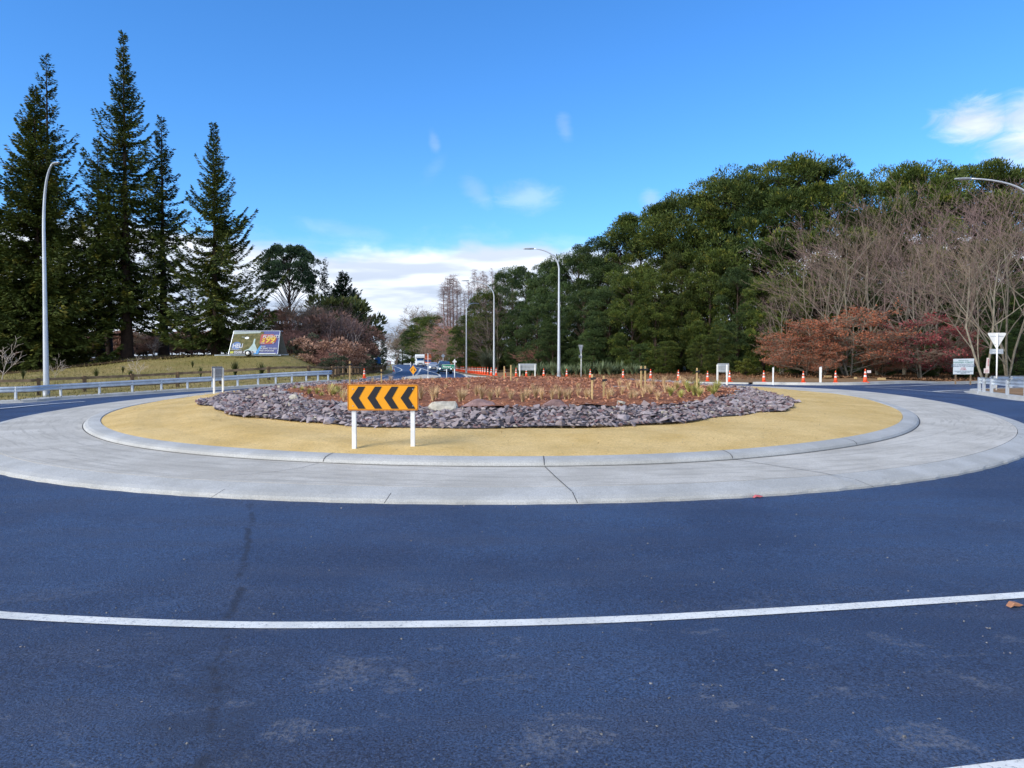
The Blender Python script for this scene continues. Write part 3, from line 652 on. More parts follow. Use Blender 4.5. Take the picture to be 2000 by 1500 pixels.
# ---------------------------------------------------------------- low plants on the island
def bladetuft(seed, n, h, spread, w, mat, bend=.6, name='blades'):
    g_ = np.random.default_rng(seed); a = g_.uniform(0, 6.283, n); H = h*g_.uniform(.6, 1.05, n); sp_ = spread*g_.uniform(.1, 1, n); d = np.stack([np.cos(a), np.sin(a), np.zeros(n)], 1)
    sd = np.stack([-np.sin(a+.5), np.cos(a+.5), np.zeros(n)], 1); O = d*(spread*.12*g_.uniform(0, 1, n))[:, None]; V = []; Fq = []; k = 5
    for i in range(k):
        s = i/(k-1); c = O+d*(sp_*s**1.8)[:, None]+np.array([0, 0, 1])*(H*(s-bend*.45*s**3*(sp_/spread)))[:, None]; ww = w*(1-s)**.6*.5+w*.04
        V += [c-sd*ww, c+sd*ww]
    V = np.stack(V, 1).reshape(-1, 3); b = np.arange(n)*(2*k)
    for i in range(k-1): Fq.append(np.stack([b+2*i, b+2*i+1, b+2*i+3, b+2*i+2], 1))
    return mkmesh(name, V, np.concatenate(Fq), mat)
TU = [bladetuft(i, 95, .62, .36, .012, M['straw'], .5, 'grass_tuft') for i in range(4)]; TG = [bladetuft(20+i, 100, .55, .36, .022, M['gtuft'], .7, 'grass_tuft') for i in range(3)]
def tuft(px, py, hpx, kind, w=1.0):
    v = hit(px, py)
    if not v: return
    me = (TU if kind == 's' else TG)[random.randrange(3)]; o = link('grass_tuft', me); k = hpx/F*v.y/.60*(1.05 if py > 756 else .85); o.location = (v.x, v.y, v.z+.03); o.scale = (k*w, k*w, k); o.rotation_euler = (random.uniform(-.08, .08), random.uniform(-.08, .08), random.uniform(0, 6.28))
    if kind == 's': tag(o, 'straw-coloured ornamental grass tuft planted in the bark', 'ornamental grass', 'straw grass tufts on the mound')
    else: tag(o, 'greenish gold arching grass tuft near the end of the bark bed', 'ornamental grass', 'green-gold grass tufts on the mound')
for px, py, h in ((822,785,32),(846,786,34),(853,780,26),(898,789,32),(905,786,28),(940,784,32),(958,787,30),(930,777,24),(972,781,26),(998,786,26),(1021,790,30),(1030,784,26),(1046,782,30),(1058,783,24),(1078,783,26),(1092,781,26),(1104,784,24),(1112,782,26),(1130,778,22),(1146,783,24),(1152,780,20),(1188,784,26),(1196,780,22),(1215,776,24),(1232,786,26),(1240,783,22),(1256,780,24),(1270,776,26),(1285,786,24),(1262,770,22),(1228,765,22),(1300,772,24),(1245,760,20),(1210,758,18),(1275,760,22),(1180,762,18),(1320,764,22),(1335,758,22),(1296,757,22),
                  (645,775,20),(672,786,28),(686,790,24),(630,768,14),(700,746,14),(728,748,14),(762,747,18),(788,747,14),(800,748,12),(822,747,14),(845,748,14),(872,746,10),(915,750,14),(878,752,12),(1010,748,10),(962,748,9),(1070,747,9),(990,770,14),(870,765,14),(1085,765,14),(915,764,16),(1040,764,14),(1128,762,14),(1350,750,20),(1255,748,18),(1328,748,18),(1160,752,14)):
    tuft(px, py, h, 's', 1.0)
for px, py, h in ((1310,777,26),(1330,782,24),(1345,770,22),(1356,775,30),(1366,779,26),(1362,762,26),(1392,776,24),(1398,770,28),(1402,762,22),(1384,768,18),(1322,764,20),(1340,760,20),(645,772,26),(652,778,24),(618,772,18),(604,773,18),(590,768,16),(660,770,22),(628,780,16),(575,765,14),(668,780,20)):
    tuft(px, py, h, 'g', 1.1)
# ---------------------------------------------------------------- stakes
def stake(px, py, top, label, band=True, w=.045, tilt=0):
    v = hit(px, py); H = (py-top)/F*v.y+.12; t = thing('wooden_stake', label, 'stake', v, random.uniform(-.3, .3), 'wooden tree stakes on the mound'); t.rotation_euler.y = tilt
    MB().box((0, 0, H/2-.05), (w, w, H+.1)).build('post', M['timber'], t, bevel=.004)
    if band: MB().box((.02, -.003, H-.10-.0), (w+.07, w+.015, .05), ry=-.12).build('tie_strap', M['black'], t)
stake(1156.5, 784, 741, 'wooden stake with a black strap, leftmost of the front pair'); stake(1179, 783, 744, 'wooden stake with a black strap, right one of the front pair')
stake(1252, 762, 723, 'left wooden stake of the pair in front of the dark tree gap'); stake(1260, 763, 723, 'right wooden stake of the pair in front of the dark tree gap')
stake(1361, 768, 727, 'lone wooden stake left of the sign with two white posts'); stake(683, 760, 713, 'wooden stake standing just behind the chevron board corner', tilt=.01)
stake(745, 752, 728, 'wooden stake beside the far lane behind the chevron board'); stake(748, 730, 715, 'short pale stake on the grass nose beside the far lane', False); stake(998, 746, 720, 'thin stake among the cones left of the grey sign back', False); stake(985, 744, 722, 'thin stake beside the cones near the lamp post', False)

# ---------------------------------------------------------------- chevron boards and other signs
def rrect(w, h, r, n=5):
    out = []
    for cx, cy, a0 in ((w/2-r, h/2-r, 0), (-w/2+r, h/2-r, 90), (-w/2+r, -h/2+r, 180), (w/2-r, -h/2+r, 270)):
        for i in range(n+1): a = R(a0+90*i/n); out.append((cx+r*math.cos(a), cy+r*math.sin(a)))
    return out
def shift(o, dx, dz): return [(x+dx, z+dz) for x, z in o]
def chevron_board(label, loc, rz, s=1.0, group='chevron boards round the roundabout'):
    """local frame: board faces -y"""
    t = thing('chevron_board', label, 'road sign', loc, rz, group); W, H, z0 = 1.087*s, .402*s, .585*s
    zc = z0+H/2; MB().prism(shift(rrect(W, H, .03*s), 0, zc), -.013, -.010).build('board', M['amber'], t); MB().prism(shift(rrect(W, H, .03*s), 0, zc), -.0099, .0).build('core', M['galvd'], t)
    # dark red border line: frame between two rounded outlines
    o1 = shift(rrect(W*.990, H*.972, .028*s), 0, zc); o2 = shift(rrect(W*.974, H*.928, .022*s), 0, zc); n = len(o1)
    mb_ = MB(); mb_.add([(x, -.0155, z) for x, z in o1]+[(x, -.0155, z) for x, z in o2], [(i, (i+1) % n, (i+1) % n+n, i+n) for i in range(n)]); mb_.build('border_line', M['redline'], t)
    for k in range(4):
        u = lambda a, b: ((a-540.5)/675*W, zc+(676-b)/248*H)
        dx = 158*k; o = [u(235+dx, 680), u(308+dx, 573), u(373+dx, 573), u(311+dx, 680), u(375+dx, 782), u(306+dx, 782)]
        MB().prism(o, -.0185, -.014).build('chevron', M['black'], t)
    for sx in (-1, 1): MB().box((sx*.452*s, .041, z0/2+H*.43-.2), (.064*s, .064*s, z0+H*.86+.4)).build('post', M['post'], t, bevel=.004)
    for bx in (-.47, .47):
        for bz in (-.32, .32): MB().tube([(bx*W*.9, -.0135, zc+bz*H), (bx*W*.9, -.019, zc+bz*H)], .008, 8).build('bolt', M['galv'], t)
    for zz_ in (zc-H*.3, zc+H*.3): MB().box((0, .0025+.0, zz_), (W*.96, .004, .03)).build('back_rail', M['galv'], t)
    MB().prism(shift(rrect(W*1.002, H*1.004, .03*s), 0, zc), .0005, .0022).build('back_face', M['galvd'], t)
    return t
v = hit(748.5, 876); chevron_board('amber board with four black chevrons pointing left on two white posts, front of roundabout', (v.x, v.y, v.z), math.atan2(.0, 1))
v = at(425, 776, 28); chevron_board('back of a small board on two white posts at the left of the sand ring', (v.x, 28, float(surf(v.x, 28)[0])), R(-89), .98)
v = at(1412, 752, 34); chevron_board('back of a grey board on two white posts at the right of the sand ring', (v.x, 34, float(surf(v.x, 34)[0])), R(102), .98)
v = at(1030, 738, 43.2); chevron_board('grey back of a wide board on two white posts, far side of roundabout', (v.x, 43.2, float(surf(v.x, 43.2)[0])), R(180), .95)
v = at(1511, 750, 52.6); chevron_board('edge-on board behind one visible white post beside the far kerb', (v.x, 52.6, g(v.x, 52.6)+.12), R(72.5), 1.15)
v = at(1603.5, 751, 52.2); chevron_board('edge-on board with two white posts close together beside the far kerb', (v.x, 52.2, g(v.x, 52.2)+.12), R(72.0), 1.15)

def tri_sign(label, px, py, top, Y, wpx, squash=1.0, plate=True):
    v = at(px, py, Y); z0 = float(surf(v.x, Y)[0])+.05; H = CAMH+(710-top)/F*Y-z0; t = thing('give_way_sign', label, 'road sign', (v.x, Y, z0), math.acos(squash)*.95, 'backs of triangular give way signs'); w = wpx/F*Y/squash; h = w*.86
    k = .06*w; o = [(-w/2+k, H), (w/2-k, H), (w/2, H-k*.6), (w/2-k*.3, H-k*1.6), (k*.5, H-h), (-k*.5, H-h), (-w/2+k*.3, H-k*1.6), (-w/2, H-k*.6)][::-1]
    MB().prism(o, .03, .036).build('plate', M['post'], t)
    MB().tube([(0, 0, -.3), (0, 0, H-.05)], .038, 10).build('pole', M['post'], t, True)
    MB().box((0, -.0+.028, H-.19*w), (w*.70, .012, .035)).box((0, .028, H-.62*w), (w*.26, .012, .03)).build('bracket', M['galv'], t)
    if plate:
        z = H-h-.15*w; MB().prism(shift(rrect(.74*w, .27*w, .04*w), -.0, z), .05, .055).build('name_plate', M['galv'], t)
        for s_ in (-1, 1): MB().box((0, .045, z+s_*.07*w), (.42*w, .01, .02)).build('bracket', M['post'], t)
tri_sign('white back of a triangular sign on a pole behind the right-hand guardrail', 1946, 768, 650, 41, 36)
tri_sign('narrow white back of a turned triangular sign in front of the flax plants', 1135, 740, 673.5, 70, 9.5, .42)
# diamond two-way warning sign
def diamond(label, px, py, top, Y, w, hgt, mat, arrows, cat='road sign'):
    v = at(px, py, Y); z0 = float(surf(v.x, Y)[0])+.02; H = CAMH+(710-top)/F*Y-z0; t = thing('diamond_sign', label, cat, (v.x, Y, z0)); wm = w/F*Y/2; hm = hgt/F*Y/2; zc = H-hm
    MB().prism([(-wm, zc), (0, zc-hm), (wm, zc), (0, zc+hm)], -.03, -.02).build('plate', mat, t)
    MB().tube([(0, .02, -.3), (0, .02, H)], .04, 8).build('pole', M['post'], t, True)
    if arrows:
        for s_ in (-1, 1): MB().prism([(s_*wm*.38-wm*.07, zc-hm*.18), (s_*wm*.52, zc-hm*.30), (s_*wm*.66, zc-.02), (s_*wm*.48, zc+hm*.0), (s_*wm*.30, zc+hm*.32), (s_*wm*.18, zc+hm*.28), (s_*wm*.30, zc)][::(1 if s_ < 0 else -1)], -.036, -.031).build('arrow', M['black'], t)
    return t
diamond('yellow diamond warning sign with two black arrows in the middle of the far road', 807, 741, 713.5, 78, 14, 18, M['amber'], True)
diamond('pale back of a diamond sign on a tall pole behind the blue vehicle', 865.5, 716, 691, 118, 8, 8, M['galv'], False)
# square-lobed sign above the green street plate
t0 = diamond('pinkish white cross-shaped back of a sign on the pole beside the cones', 888, 745, 701.5, 60, 7, 9, M['coneb'], False)
for dx, dz, r_ in ((-.10, 0, .045), (.10, 0, .045), (0, 0, .055), (0, .11, .035)):
    Ht = CAMH+(710-706.5)/F*60-t0.location.z; MB().prism([(dx+r_*1.3*math.cos(a), Ht+dz+r_*1.3*math.sin(a)) for a in np.linspace(0, 2*math.pi, 11)[:-1]], -.045, -.032).build('plate', M['post'], t0)
M['green'] = simple('green_sign_face', (.0, .20, .11), .4); M['blues'] = simple('blue_sign_face', (.02, .13, .42), .4); M['greentxt'] = simple('teal_lettering', (.05, .22, .2), .6); M['txt'] = simple('grey_blue_lettering', (.12, .18, .24), .6); M['redtxt'] = simple('faded_red_lettering', (.45, .12, .14), .6)
Y = 59.5; v = at(875.5, 716, Y); z0 = g(v.x, Y)+.1; t = thing('street_name_sign', 'green street name plate with white lettering reading Norani', 'street sign', (v.x, Y, z0)); w = 24/F*Y; h = 7.6/F*Y; zc = v.z-z0
MB().prism(shift(rrect(w, h, .03), 0, zc), -.02, .0).build('plate', M['green'], t); MB().prism(shift(rrect(w+.03, h+.03, .04), 0, zc), -.014, -.006).build('plate_edge', M['post'], t)
text_obj('lettering', 'Norani', .22, M['white'], t, (-w/2+.07, -.024, zc-.075), bold=.02); MB().box((w/2-.11, -.0225, zc-.05), (.05, .005, .07)).build('emblem', M['white'], t)
for dx in (-.125, .49): MB().tube([(dx-.0, .035, -.4), (dx, .035, zc+.1)], .032, 8).build('post', M['post'], t, True)
v = at(836, 742, 66); z0 = g(v.x, 66)+.1; t = thing('marker_post', 'tall thin white post on the splitter island in front of the orange truck', 'post', (v.x, 66, z0)); MB().tube([(0, 0, -.2), (0, 0, CAMH+(710-690)/F*66-z0)], .024, 8).build('pole', M['post'], t, True); MB().box((0, 0, .12), (.11, .11, .26), top=.6).build('base_sleeve', M['post'], t, bevel=.02)
v = at(738, 712, 120); z0 = g(v.x, 120); t = thing('blue_sign', 'small blue sign on a post above the dark fence', 'road sign', (v.x, 120, z0)); MB().prism([(-.45, 1.3), (.45, 1.3), (.45, 2.25), (.1, 2.4), (-.45, 2.2)], -.03, 0).build('plate', M['blues'], t); MB().tube([(0, .03, -.2), (0, .03, 2.0)], .04, 6).build('post', M['galv'], t)
v = at(759.5, 721, 128); z0 = g(v.x, 128)+.1; t = thing('round_speed_sign', 'round white sign with a red rim at the end of the dark fence', 'road sign', (v.x, 128, z0)); zc = CAMH+(710-709)/F*128-z0
for r_, m_, y_ in ((.40, 'redtxt', 0), (.30, 'white', -.012)): MB().prism([(r_*math.cos(a), zc+r_*math.sin(a)) for a in np.linspace(0, 2*math.pi, 21)[:-1]], y_-.015, y_).build('plate', M[m_], t)
MB().box((0, 0, zc-.62), (.3, .02, .25)).build('lower_plate', M['white'], t); MB().tube([(0, .03, -.3), (0, .03, zc)], .04, 6).build('post', M['galv'], t)
for px, Y in ((812, 190), (815, 196)):
    v = at(px-2 if Y > 192 else px-10, 712, Y); t = thing('marker_post', 'short white edge marker post beside the crest of the far road' if Y < 192 else 'small grey roadside plate on a post near the crest of the far road', 'post', (v.x, Y, g(v.x, Y)+.1)); MB().box((0, 0, .5), (.12, .05, 1.1)).build('post', M['post'], t)
    if Y > 192: MB().box((0, -.03, 1.0), (.4, .02, .5)).build('plate', M['galv'], t)
# timber edge posts by the left fence
for px, py, top, Y, lb in ((735, 724, 715, 118, 'white-topped marker post in front of the dark fence'), (756, 722, 706, 134, 'tall pale post at the end of the dark fence')):
    v = at(px, py, Y); t = thing('marker_post', lb, 'post', (v.x, Y, g(v.x, Y)+.1)); MB().box((0, 0, (710-top)/F*Y/2+.4), (.14, .06, (CAMH+(710-top)/F*Y)-g(v.x, Y)-.1)).build('post', M['post'], t)
# forest notice board
Y = 57.0; v = at(1882, 716, Y); z0 = g(v.x, Y)+.2; t = thing('notice_board', 'white forest notice board with green and red lettering under bare trees', 'notice board', (v.x, Y, z0), .05); zc = v.z-z0; W, H = 42/F*Y, 30/F*Y
MB().prism([(-W/2, zc-H/2), (W/2-.06, zc-H/2), (W/2, zc+H/2+.03), (-W/2, zc+H/2)], -.02, 0).build('board', simple('board_white', (.60, .66, .70), .5, var=.05), t)
for sx in (-.36, .36): MB().box((sx*W, .045, (zc)/2-.1), (.08, .08, zc+H*.7)).build('post', M['fencel'], t)
for i, (b_, sz, m_, dz) in enumerate((('DEPARTMENT NOTICE', .075, 'greentxt', .42), ('HANMER FOREST', .20, 'greentxt', .235), ('AREA OF REGENERATION AND', .125, 'txt', .09), ('MANAGED BY THE COMMUNITY', .125, 'txt', -.02), ('NO FIRES', .08, 'redtxt', -.12), ('NO DOGS', .08, 'redtxt', -.19), ('NO CAMPING', .08, 'redtxt', -.26), ('PLEASE RESPECT THE TREES AND BIRDS', .08, 'txt', -.36), ('TAKE YOUR RUBBISH HOME', .08, 'txt', -.44), ('THANK YOU', .08, 'txt', -.52))):
    text_obj('lettering', b_, sz, M[m_], t, (-.03, -.024, zc+dz*1.02), align='CENTER')
v = at(1921.5, 708, 58.0); t = thing('tree_notice', 'pair of small white and red notices nailed to the trunk behind the guardrail', 'notice', (v.x, 57.6, v.z)); MB().prism([(-.08, -.45), (.16, -.45), (.16, .35), (-.02, .35)], 0, .015).build('upper_plate', M['coneb'], t); MB().box((-.03, -.0, -.62), (.40, .015, .36)).build('lower_plate', M['coneb'], t)
for a in (-.56, -.64, -.72): MB().box((-.03, -.012, a), (.26, .004, .03)).build('lettering', M['redtxt'], t)
MB().box((.08, -.006, .0), (.06, .004, .55)).build('lettering', M['redtxt'], t)

# ---------------------------------------------------------------- cones
def cone_proto(label, loc, H=.9):
    t = thing('traffic_cone', label, 'traffic cone', loc, 0, 'orange cones along the far kerb'); pr = [(.17, 0), (.155, .05), (.025, 1.0)]
    rr = lambda z: .145+(.03-.145)*z; k = H/.9
    mb_ = MB(); 
    for a, b in ((.04, .37), (.50, .62), (.73, .9)): mb_.tube([(0, 0, a*k), (0, 0, b*k)], [rr(a/.9)*k, rr(b/.9)*k], 14, True)
    mb_.build('cone_body', M['cone'], t, True)
    for a, b in ((.37, .50), (.62, .73)): MB().tube([(0, 0, a*k), (0, 0, b*k)], [(rr(a/.9))*k+.002, (rr(b/.9))*k+.002], 14, False).build('reflective_band', M['coneb'], t, True)
    MB().box((0, 0, .022*k), (.40*k, .40*k, .044*k), top=.9).build('base', M['cone'], t, bevel=.008); return t
CONES = [(1690, 51.8, .92), (1632, 52.2, .80), (1569, 53.0, .80), (1492, 54.5, .85), (1425, 57, .82), (1382, 58.5, .8), (1325, 61, .85), (1271, 63, .85), (1217, 65, .85), (1153, 67.5, .85), (1107, 70, .85), (1062, 71.5, .85), (1028, 73, .85), (1008, 74.5, .85), (986, 76.5, .85), (969, 78.5, .85), (959.5, 80, .85)]
for pxc in (952.8, 947.3, 943, 939.2, 935.8, 932.5, 929.2, 926, 923, 920.2, 917.3, 914.4, 908.5, 905.6, 902.8, 900.4, 898, 895.6, 893.4, 891.4): CONES.append((pxc, 15600/(pxc-770.5), .88))
proto = None
for i, (px, Y, H) in enumerate(CONES):
    x = gx(px, Y); loc = gp(x, Y, .135 if Y < 76 else .14)
    if i < 9: lb = ['orange and white cone with a small white placard, rightmost of the kerb row', 'orange cone, second from the right end of the kerb row', 'orange cone between the two edge-on boards', 'orange cone just left of the single white post by the far kerb', 'orange cone just right of the board with two white posts', 'orange cone just left of the board with two white posts', 'orange cone half hidden by grass, fourth left of the two-post board', 'orange cone in front of the black gap under the dark trees', 'orange cone behind the front pair of staked posts'][i]
    elif i < 17: lb = ['orange cone right of the turned triangular sign', 'orange cone between the lamp post and the triangular sign', 'orange cone just right of the wide grey board back', 'orange cone between the two posts of the wide grey board back', 'orange cone just left of the wide grey board back', 'orange cone beside the thin stake near the middle lamp post', 'orange cone immediately right of the middle lamp post base', 'orange cone immediately left of the middle lamp post base'][i-9]
    else: lb = 'orange and white cone in the close-set receding line beside the far lane'
    if proto is None: proto = cone_proto(lb, loc, .9); o = proto; o.scale = (H/.9,)*3
    else:
        o = dup(proto, loc, random.uniform(-.4, .4), H/.9*random.uniform(.97, 1.03), lb); o.rotation_euler.x = random.uniform(-.03, .03)
    if i == 0: first = o
x = gx(711.5, 65.5); dup(proto, gp(x, 65.5, .13), .3, .93, 'bright orange cone standing alone in front of the dark fence')
x = gx(769, 122); o = dup(proto, gp(x, 122, .0), .1, 1.0, 'small orange cone inside the painted nose of the far lane')
MB().box((.22, -.05, .72), (.26, .01, .17)).build('placard', M['coneb'], first)

# ---------------------------------------------------------------- lamp posts
def lamp(label, px, Y, topy, basez, armpx, headw, bend=1.2, armrise=.35, armY=0.0, r0=.10):
    x = gx(px, Y); z0 = basez; H = CAMH+(710-topy)/F*Y-z0; arm = armpx/F*Y; t = thing('street_lamp', label, 'street lamp', (x, Y, z0), 0, 'street lamps round the roundabout')
    zb = H-armrise*2.2-abs(arm)*.28; pts = [(0, 0, -.3), (0, 0, .9), (0, 0, zb*.5), (0, 0, zb)]; rad_ = [r0*1.0, r0*.95, r0*.72, r0*.5]
    P0, P1, P2 = Vector((0, 0, zb)), Vector((0, 0, H*1.0)), Vector((arm, armY, H+.02))
    P1 = Vector((arm*.06, armY*.06, H-armrise*.3))
    for i in range(1, 12):
        s = i/11; p = P0*(1-s)**2+P1*2*s*(1-s)+P2*s*s; pts.append(tuple(p)); rad_.append(r0*(.5-.22*s))
    MB().tube(pts, rad_, 14).build('pole', M['lampm'], t, True)
    MB().tube([(0, 0, -.3), (0, 0, .35)], r0*1.12, 14).build('base_collar', M['galvd'], t, True)
    d = Vector((arm, armY, 0)).normalized(); e = Vector((arm, armY, H)); hl = headw/F*Y; rz = math.atan2(d.y, d.x); hd = MB()
    prof = [(-.05, .05), (.0, .09), (.35, .16), (.8, .14), (1.0, .05)]; vs = []
    for s, w in prof:
        for (a, b) in ((-1, 0), (-.8, .5), (.8, .5), (1, 0), (.9, -.35), (-.9, -.35)): vs.append(Matrix.Rotation(rz, 3, 'Z') @ Vector((s*hl, a*w*hl/.9, b*.10*hl/.8*(1.25 if s < .5 else .8)))+e)
    n = 6; fs = [(i*n+k, i*n+(k+1) % n, (i+1)*n+(k+1) % n, (i+1)*n+k) for i in range(4) for k in range(n)]+[tuple(range(n))[::-1], tuple(4*n+k for k in range(n))]
    h = hd.add(vs, fs).build('lamp_head', M['galvd'], t, bevel=.004); MB().box(e+d*hl*.55+Vector((0, 0, -.05*hl)), (hl*.5, .2*hl, .012), rz=rz).build('lens', M['lampw'], h)
    return t
lamp('tall grey street lamp behind the left guardrail, arm curving right', 90, 44.3, 329, g(gx(90, 44.3), 44.3)+.1, 31, 24, armrise=1.5, r0=.165, armY=-.6)
lamp('tall grey street lamp right of centre with its arm reaching left', 1091.5, 66, 487, g(gx(1091.5, 66), 66)+.12, -50, 20, armrise=.5, r0=.145)
lamp('middle grey street lamp among the cones, arm reaching left', 965, 84, 549, g(gx(965, 84), 84)+.1, -50, 14, armrise=.4, r0=.125)
lamp('farthest grey street lamp beside the receding cones', 911, 103, 590, g(gx(911, 103), 103)+.1, 18, 10, armrise=.3, r0=.125, armY=2.6)
lamp('street lamp at the right edge of view with only its long arm showing', 2022, 43, 352, g(gx(2022, 43), 43)+.1, -133, 30, armrise=.35, r0=.15)

# ---------------------------------------------------------------- guardrails and fence
WB = [(.0, -.155), (.03, -.145), (.075, -.10), (.075, -.055), (.03, -.02), (.012, 0), (.03, .02), (.075, .055), (.075, .10), (.03, .145), (.0, .155)]
def guardrail(label, path, posts, zoff=.15, side=-1, name='guardrail', term=True):
    t = thing(name, label, 'guardrail', (path[0][0], path[0][1], g(*path[0])), 0); o = t.location; P = [gp(x, y)-o for x, y in dens(crom(path, 6), .8)]
    rail = [(side*a, b+.58+zoff) for a, b in WB]; back_ = [(side*(a-.006), b+.58+zoff) for a, b in WB][::-1]
    MB().sweep(P, rail+back_).build('w_beam_rail', M['galv'], t, True)
    for (x, y) in posts:
        c = gp(x, y)-o; MB().box((c.x, c.y, zoff+.30+c.z), (.12, .10, .82)).build('post', M['lampm'], t, bevel=.006)
    for j_ in range(1, len(posts), 2):
        x, y = posts[j_]; c = gp(x, y)-o
        b_ = MB()
        for dz in (-.09, .09): b_.box((c.x, c.y-.09, c.z+.58+zoff+dz), (.10, .03, .03))
        b_.build('splice_bolts', M['galvd'], t)
    return t
def onpath(px, path):
    # depth along a path for a given picture column
    pts = crom(path, 8)
    for a, b in zip(pts[:-1], pts[1:]):
        pa, pb = 1000+F*a[0]/a[1], 1000+F*b[0]/b[1]
        if (pa-px)*(pb-px) <= 0: f = (px-pa)/(pb-pa+1e-9); return (a[0]+(b[0]-a[0])*f, a[1]+(b[1]-a[1])*f)
    return pts[-1]
gl = [(-52, 36.6), (-38, 38.6), (gx(0, 41.2), 41.2), (gx(118, 43.8), 43.8), (gx(258, 46.6), 46.6), (gx(366, 49), 49), (gx(500, 51.9), 51.9), (gx(600, 53.6), 53.6), (gx(648, 55), 55)]
guardrail('long pale blue-grey guardrail curving across the left side', gl, [onpath(p, gl) for p in (-150, -60, 30, 118, 194, 258, 315, 366, 415, 464, 504, 538.5, 570, 598, 621, 641)], .12, -1)
gr = [(gx(1909, 38.8), 38.8), (gx(1950, 36.4), 36.4), (gx(2005, 33), 33), (21.6, 27)]
guardrail('pale blue-grey guardrail end at the right edge in front of the triangular sign', gr, [onpath(p, gr) for p in (1913, 1922, 1937, 1968, 2004)], .13, 1)
gr2 = [(gx(1936, 43.8), 43.8), (gx(1972, 45), 45), (gx(2020, 46.5), 46.5), (40, 49)]
guardrail('second guardrail behind the first at the right edge, seen from its rear', gr2, [onpath(p, gr2) for p in (1942, 1975, 2010)], .10, 1)
fp = [(-60, 39.5), (-40, 42.0), (gx(0, 44.6), 44.6), (gx(118, 47), 47), (gx(258, 50), 50), (gx(366, 52.5), 52.5), (gx(500, 55), 55), (gx(640, 60), 60), (gx(662, 66), 66), (gx(700, 80), 80), (gx(730, 102), 102), (gx(748, 125), 125), (gx(757, 142), 142)]
t = thing('timber_fence', 'dark weathered post and rail fence running behind the left guardrail and up the far road', 'fence', (-20, 50, 0)); fo = t.location
fps = dens(crom(fp, 6), .5); acc = 0; last = None; npst = 0; rl = [[], []]
for i, p in enumerate(fps):
    if last is not None: acc += math.hypot(p[0]-last[0], p[1]-last[1])
    last = p; step = 2.5 if p[1] < 62 else 2.3
    if acc >= step or i == 0:
        acc = 0; z = g(*p); npst += 1
        if npst < 95: MB().box((p[0]-fo.x, p[1]-fo.y, z+.55), (.20, .20, 1.15), rz=random.uniform(0, 1)).build('post', M['fence'], t, bevel=.015)
for zz_, mm in ((1.0, 'fencel'), (.38, 'fence')): MB().sweep([gp(x, y)-fo+Vector((0, 0, zz_+random.uniform(-.015, .015))) for x, y in fps[::3]], [(-.05, -.08), (.05, -.08), (.05, .08), (-.05, .08), (-.05, -.08)]).build('rail', M[mm], t)

# ---------------------------------------------------------------- billboard trailer
Y = 78.0; v = at(500, 698, Y); z0 = g(v.x, Y)+.13; t = thing('billboard_trailer', 'helicopter flights billboard on a small trailer parked on the grass mound', 'billboard trailer', (v.x, Y, z0), R(0)); px2 = Y/F
zb, zt = (710-692)/F*Y+CAMH-z0, (710-646.5)/F*Y+CAMH-z0; xl, xr, dl, dr = -48.5*px2, 46.5*px2, 5.0*px2, 1.6*px2
def bp(u, w_, off=0.0):  # u, w in 0..1 of the face, face leans back
    x = (xl+dl*w_)+(xr-xl-(dl-dr*0)*w_)*u; return Vector((x-.0, -.75+.9*w_-off, zb+(zt-zb)*w_))
def face(pts, off, mat, name): 
    P = [bp(a, b, off) for a, b in pts]; n = len(P); Q = [bp(a, b, off-.012) for a, b in pts]
    return MB().add(P+Q, [tuple(range(n)), tuple(range(2*n-1, n-1, -1))]+[(i, i+n, (i+1) % n+n, (i+1) % n) for i in range(n)]).build(name, mat, t)
bb = [(0, 0), (1, 0), (1, 1), (0, 1)]; face(bb, .0, simple('billboard_indigo', (.035, .050, .20), .5), 'board')
face([(0, .13), (.60, .13), (.66, .97), (.02, .97)], .015, m_earth('printed_bush_photo', (.10, .10, .045), (.17, .155, .075), (.05, .07, .05), 2.5, 9, .0), 'photo_panel')
face([(0, .86), (.58, .91), (.60, .985), (0.01, .985)], .03, simple('printed_pale_sky', (.28, .34, .33), .5), 'photo_sky')
face([(.30, .14), (.40, .24), (.46, .44), (.47, .66), (.50, .66), (.50, .46), (.56, .24), (.60, .02), (.50, .02), (.40, .10)], .031, simple('printed_spray', (.32, .43, .43), .5, sc=3), 'photo_river')
face([(.50, .0), (.60, .0), (.655, .34), (.62, .36), (.55, .1)], .046, simple('printed_cyan', (.03, .22, .5), .4), 'photo_stripe')
el_ = lambda cx, cy, rx, ry: [(cx+rx*math.cos(a), cy+ry*math.sin(a)) for a in np.linspace(0, 2*math.pi, 25)[:-1]]
face(el_(.125, .36, .10, .17), .046, simple('printed_logo_blue', (.04, .12, .32), .4), 'logo_disc')
red = [(.60+.0, .46), (.60, .80), (.62, .86), (.86, .86), (.93, .78), (.95, .66), (.93, .52), (.88, .44), (.66, .42)]; face(red, .033, simple('printed_red', (.30, .045, .035), .5), 'price_disc')
face([(.01, .02), (.515, .02), (.515, .14), (.01, .14)], .032, M['black'], 'phone_strip'); face([(.03, .035), (.095, .035), (.095, .125), (.03, .125)], .046, simple('printed_lime', (.4, .42, .03), .4), 'phone_badge'); face([(.62, .0), (.96, .0), (.96, .05), (.62, .05)], .032, simple('printed_grey', (.4, .45, .48), .4), 'footer_strip')
M['ywl'] = simple('yellow_print', (.55, .38, .03), .5)
lean = math.pi/2-math.atan2(.9, zt-zb); M['bw'] = simple('billboard_white', (.48, .50, .54), .5)
LT = lambda b_, sz, m_, u, w_, sh=.0, bo=.02, xs=1.0: text_obj('lettering', b_, sz, M[m_], t, bp(u, w_, .05), (lean, 0, 0), sh, bold=bo, xs=xs)
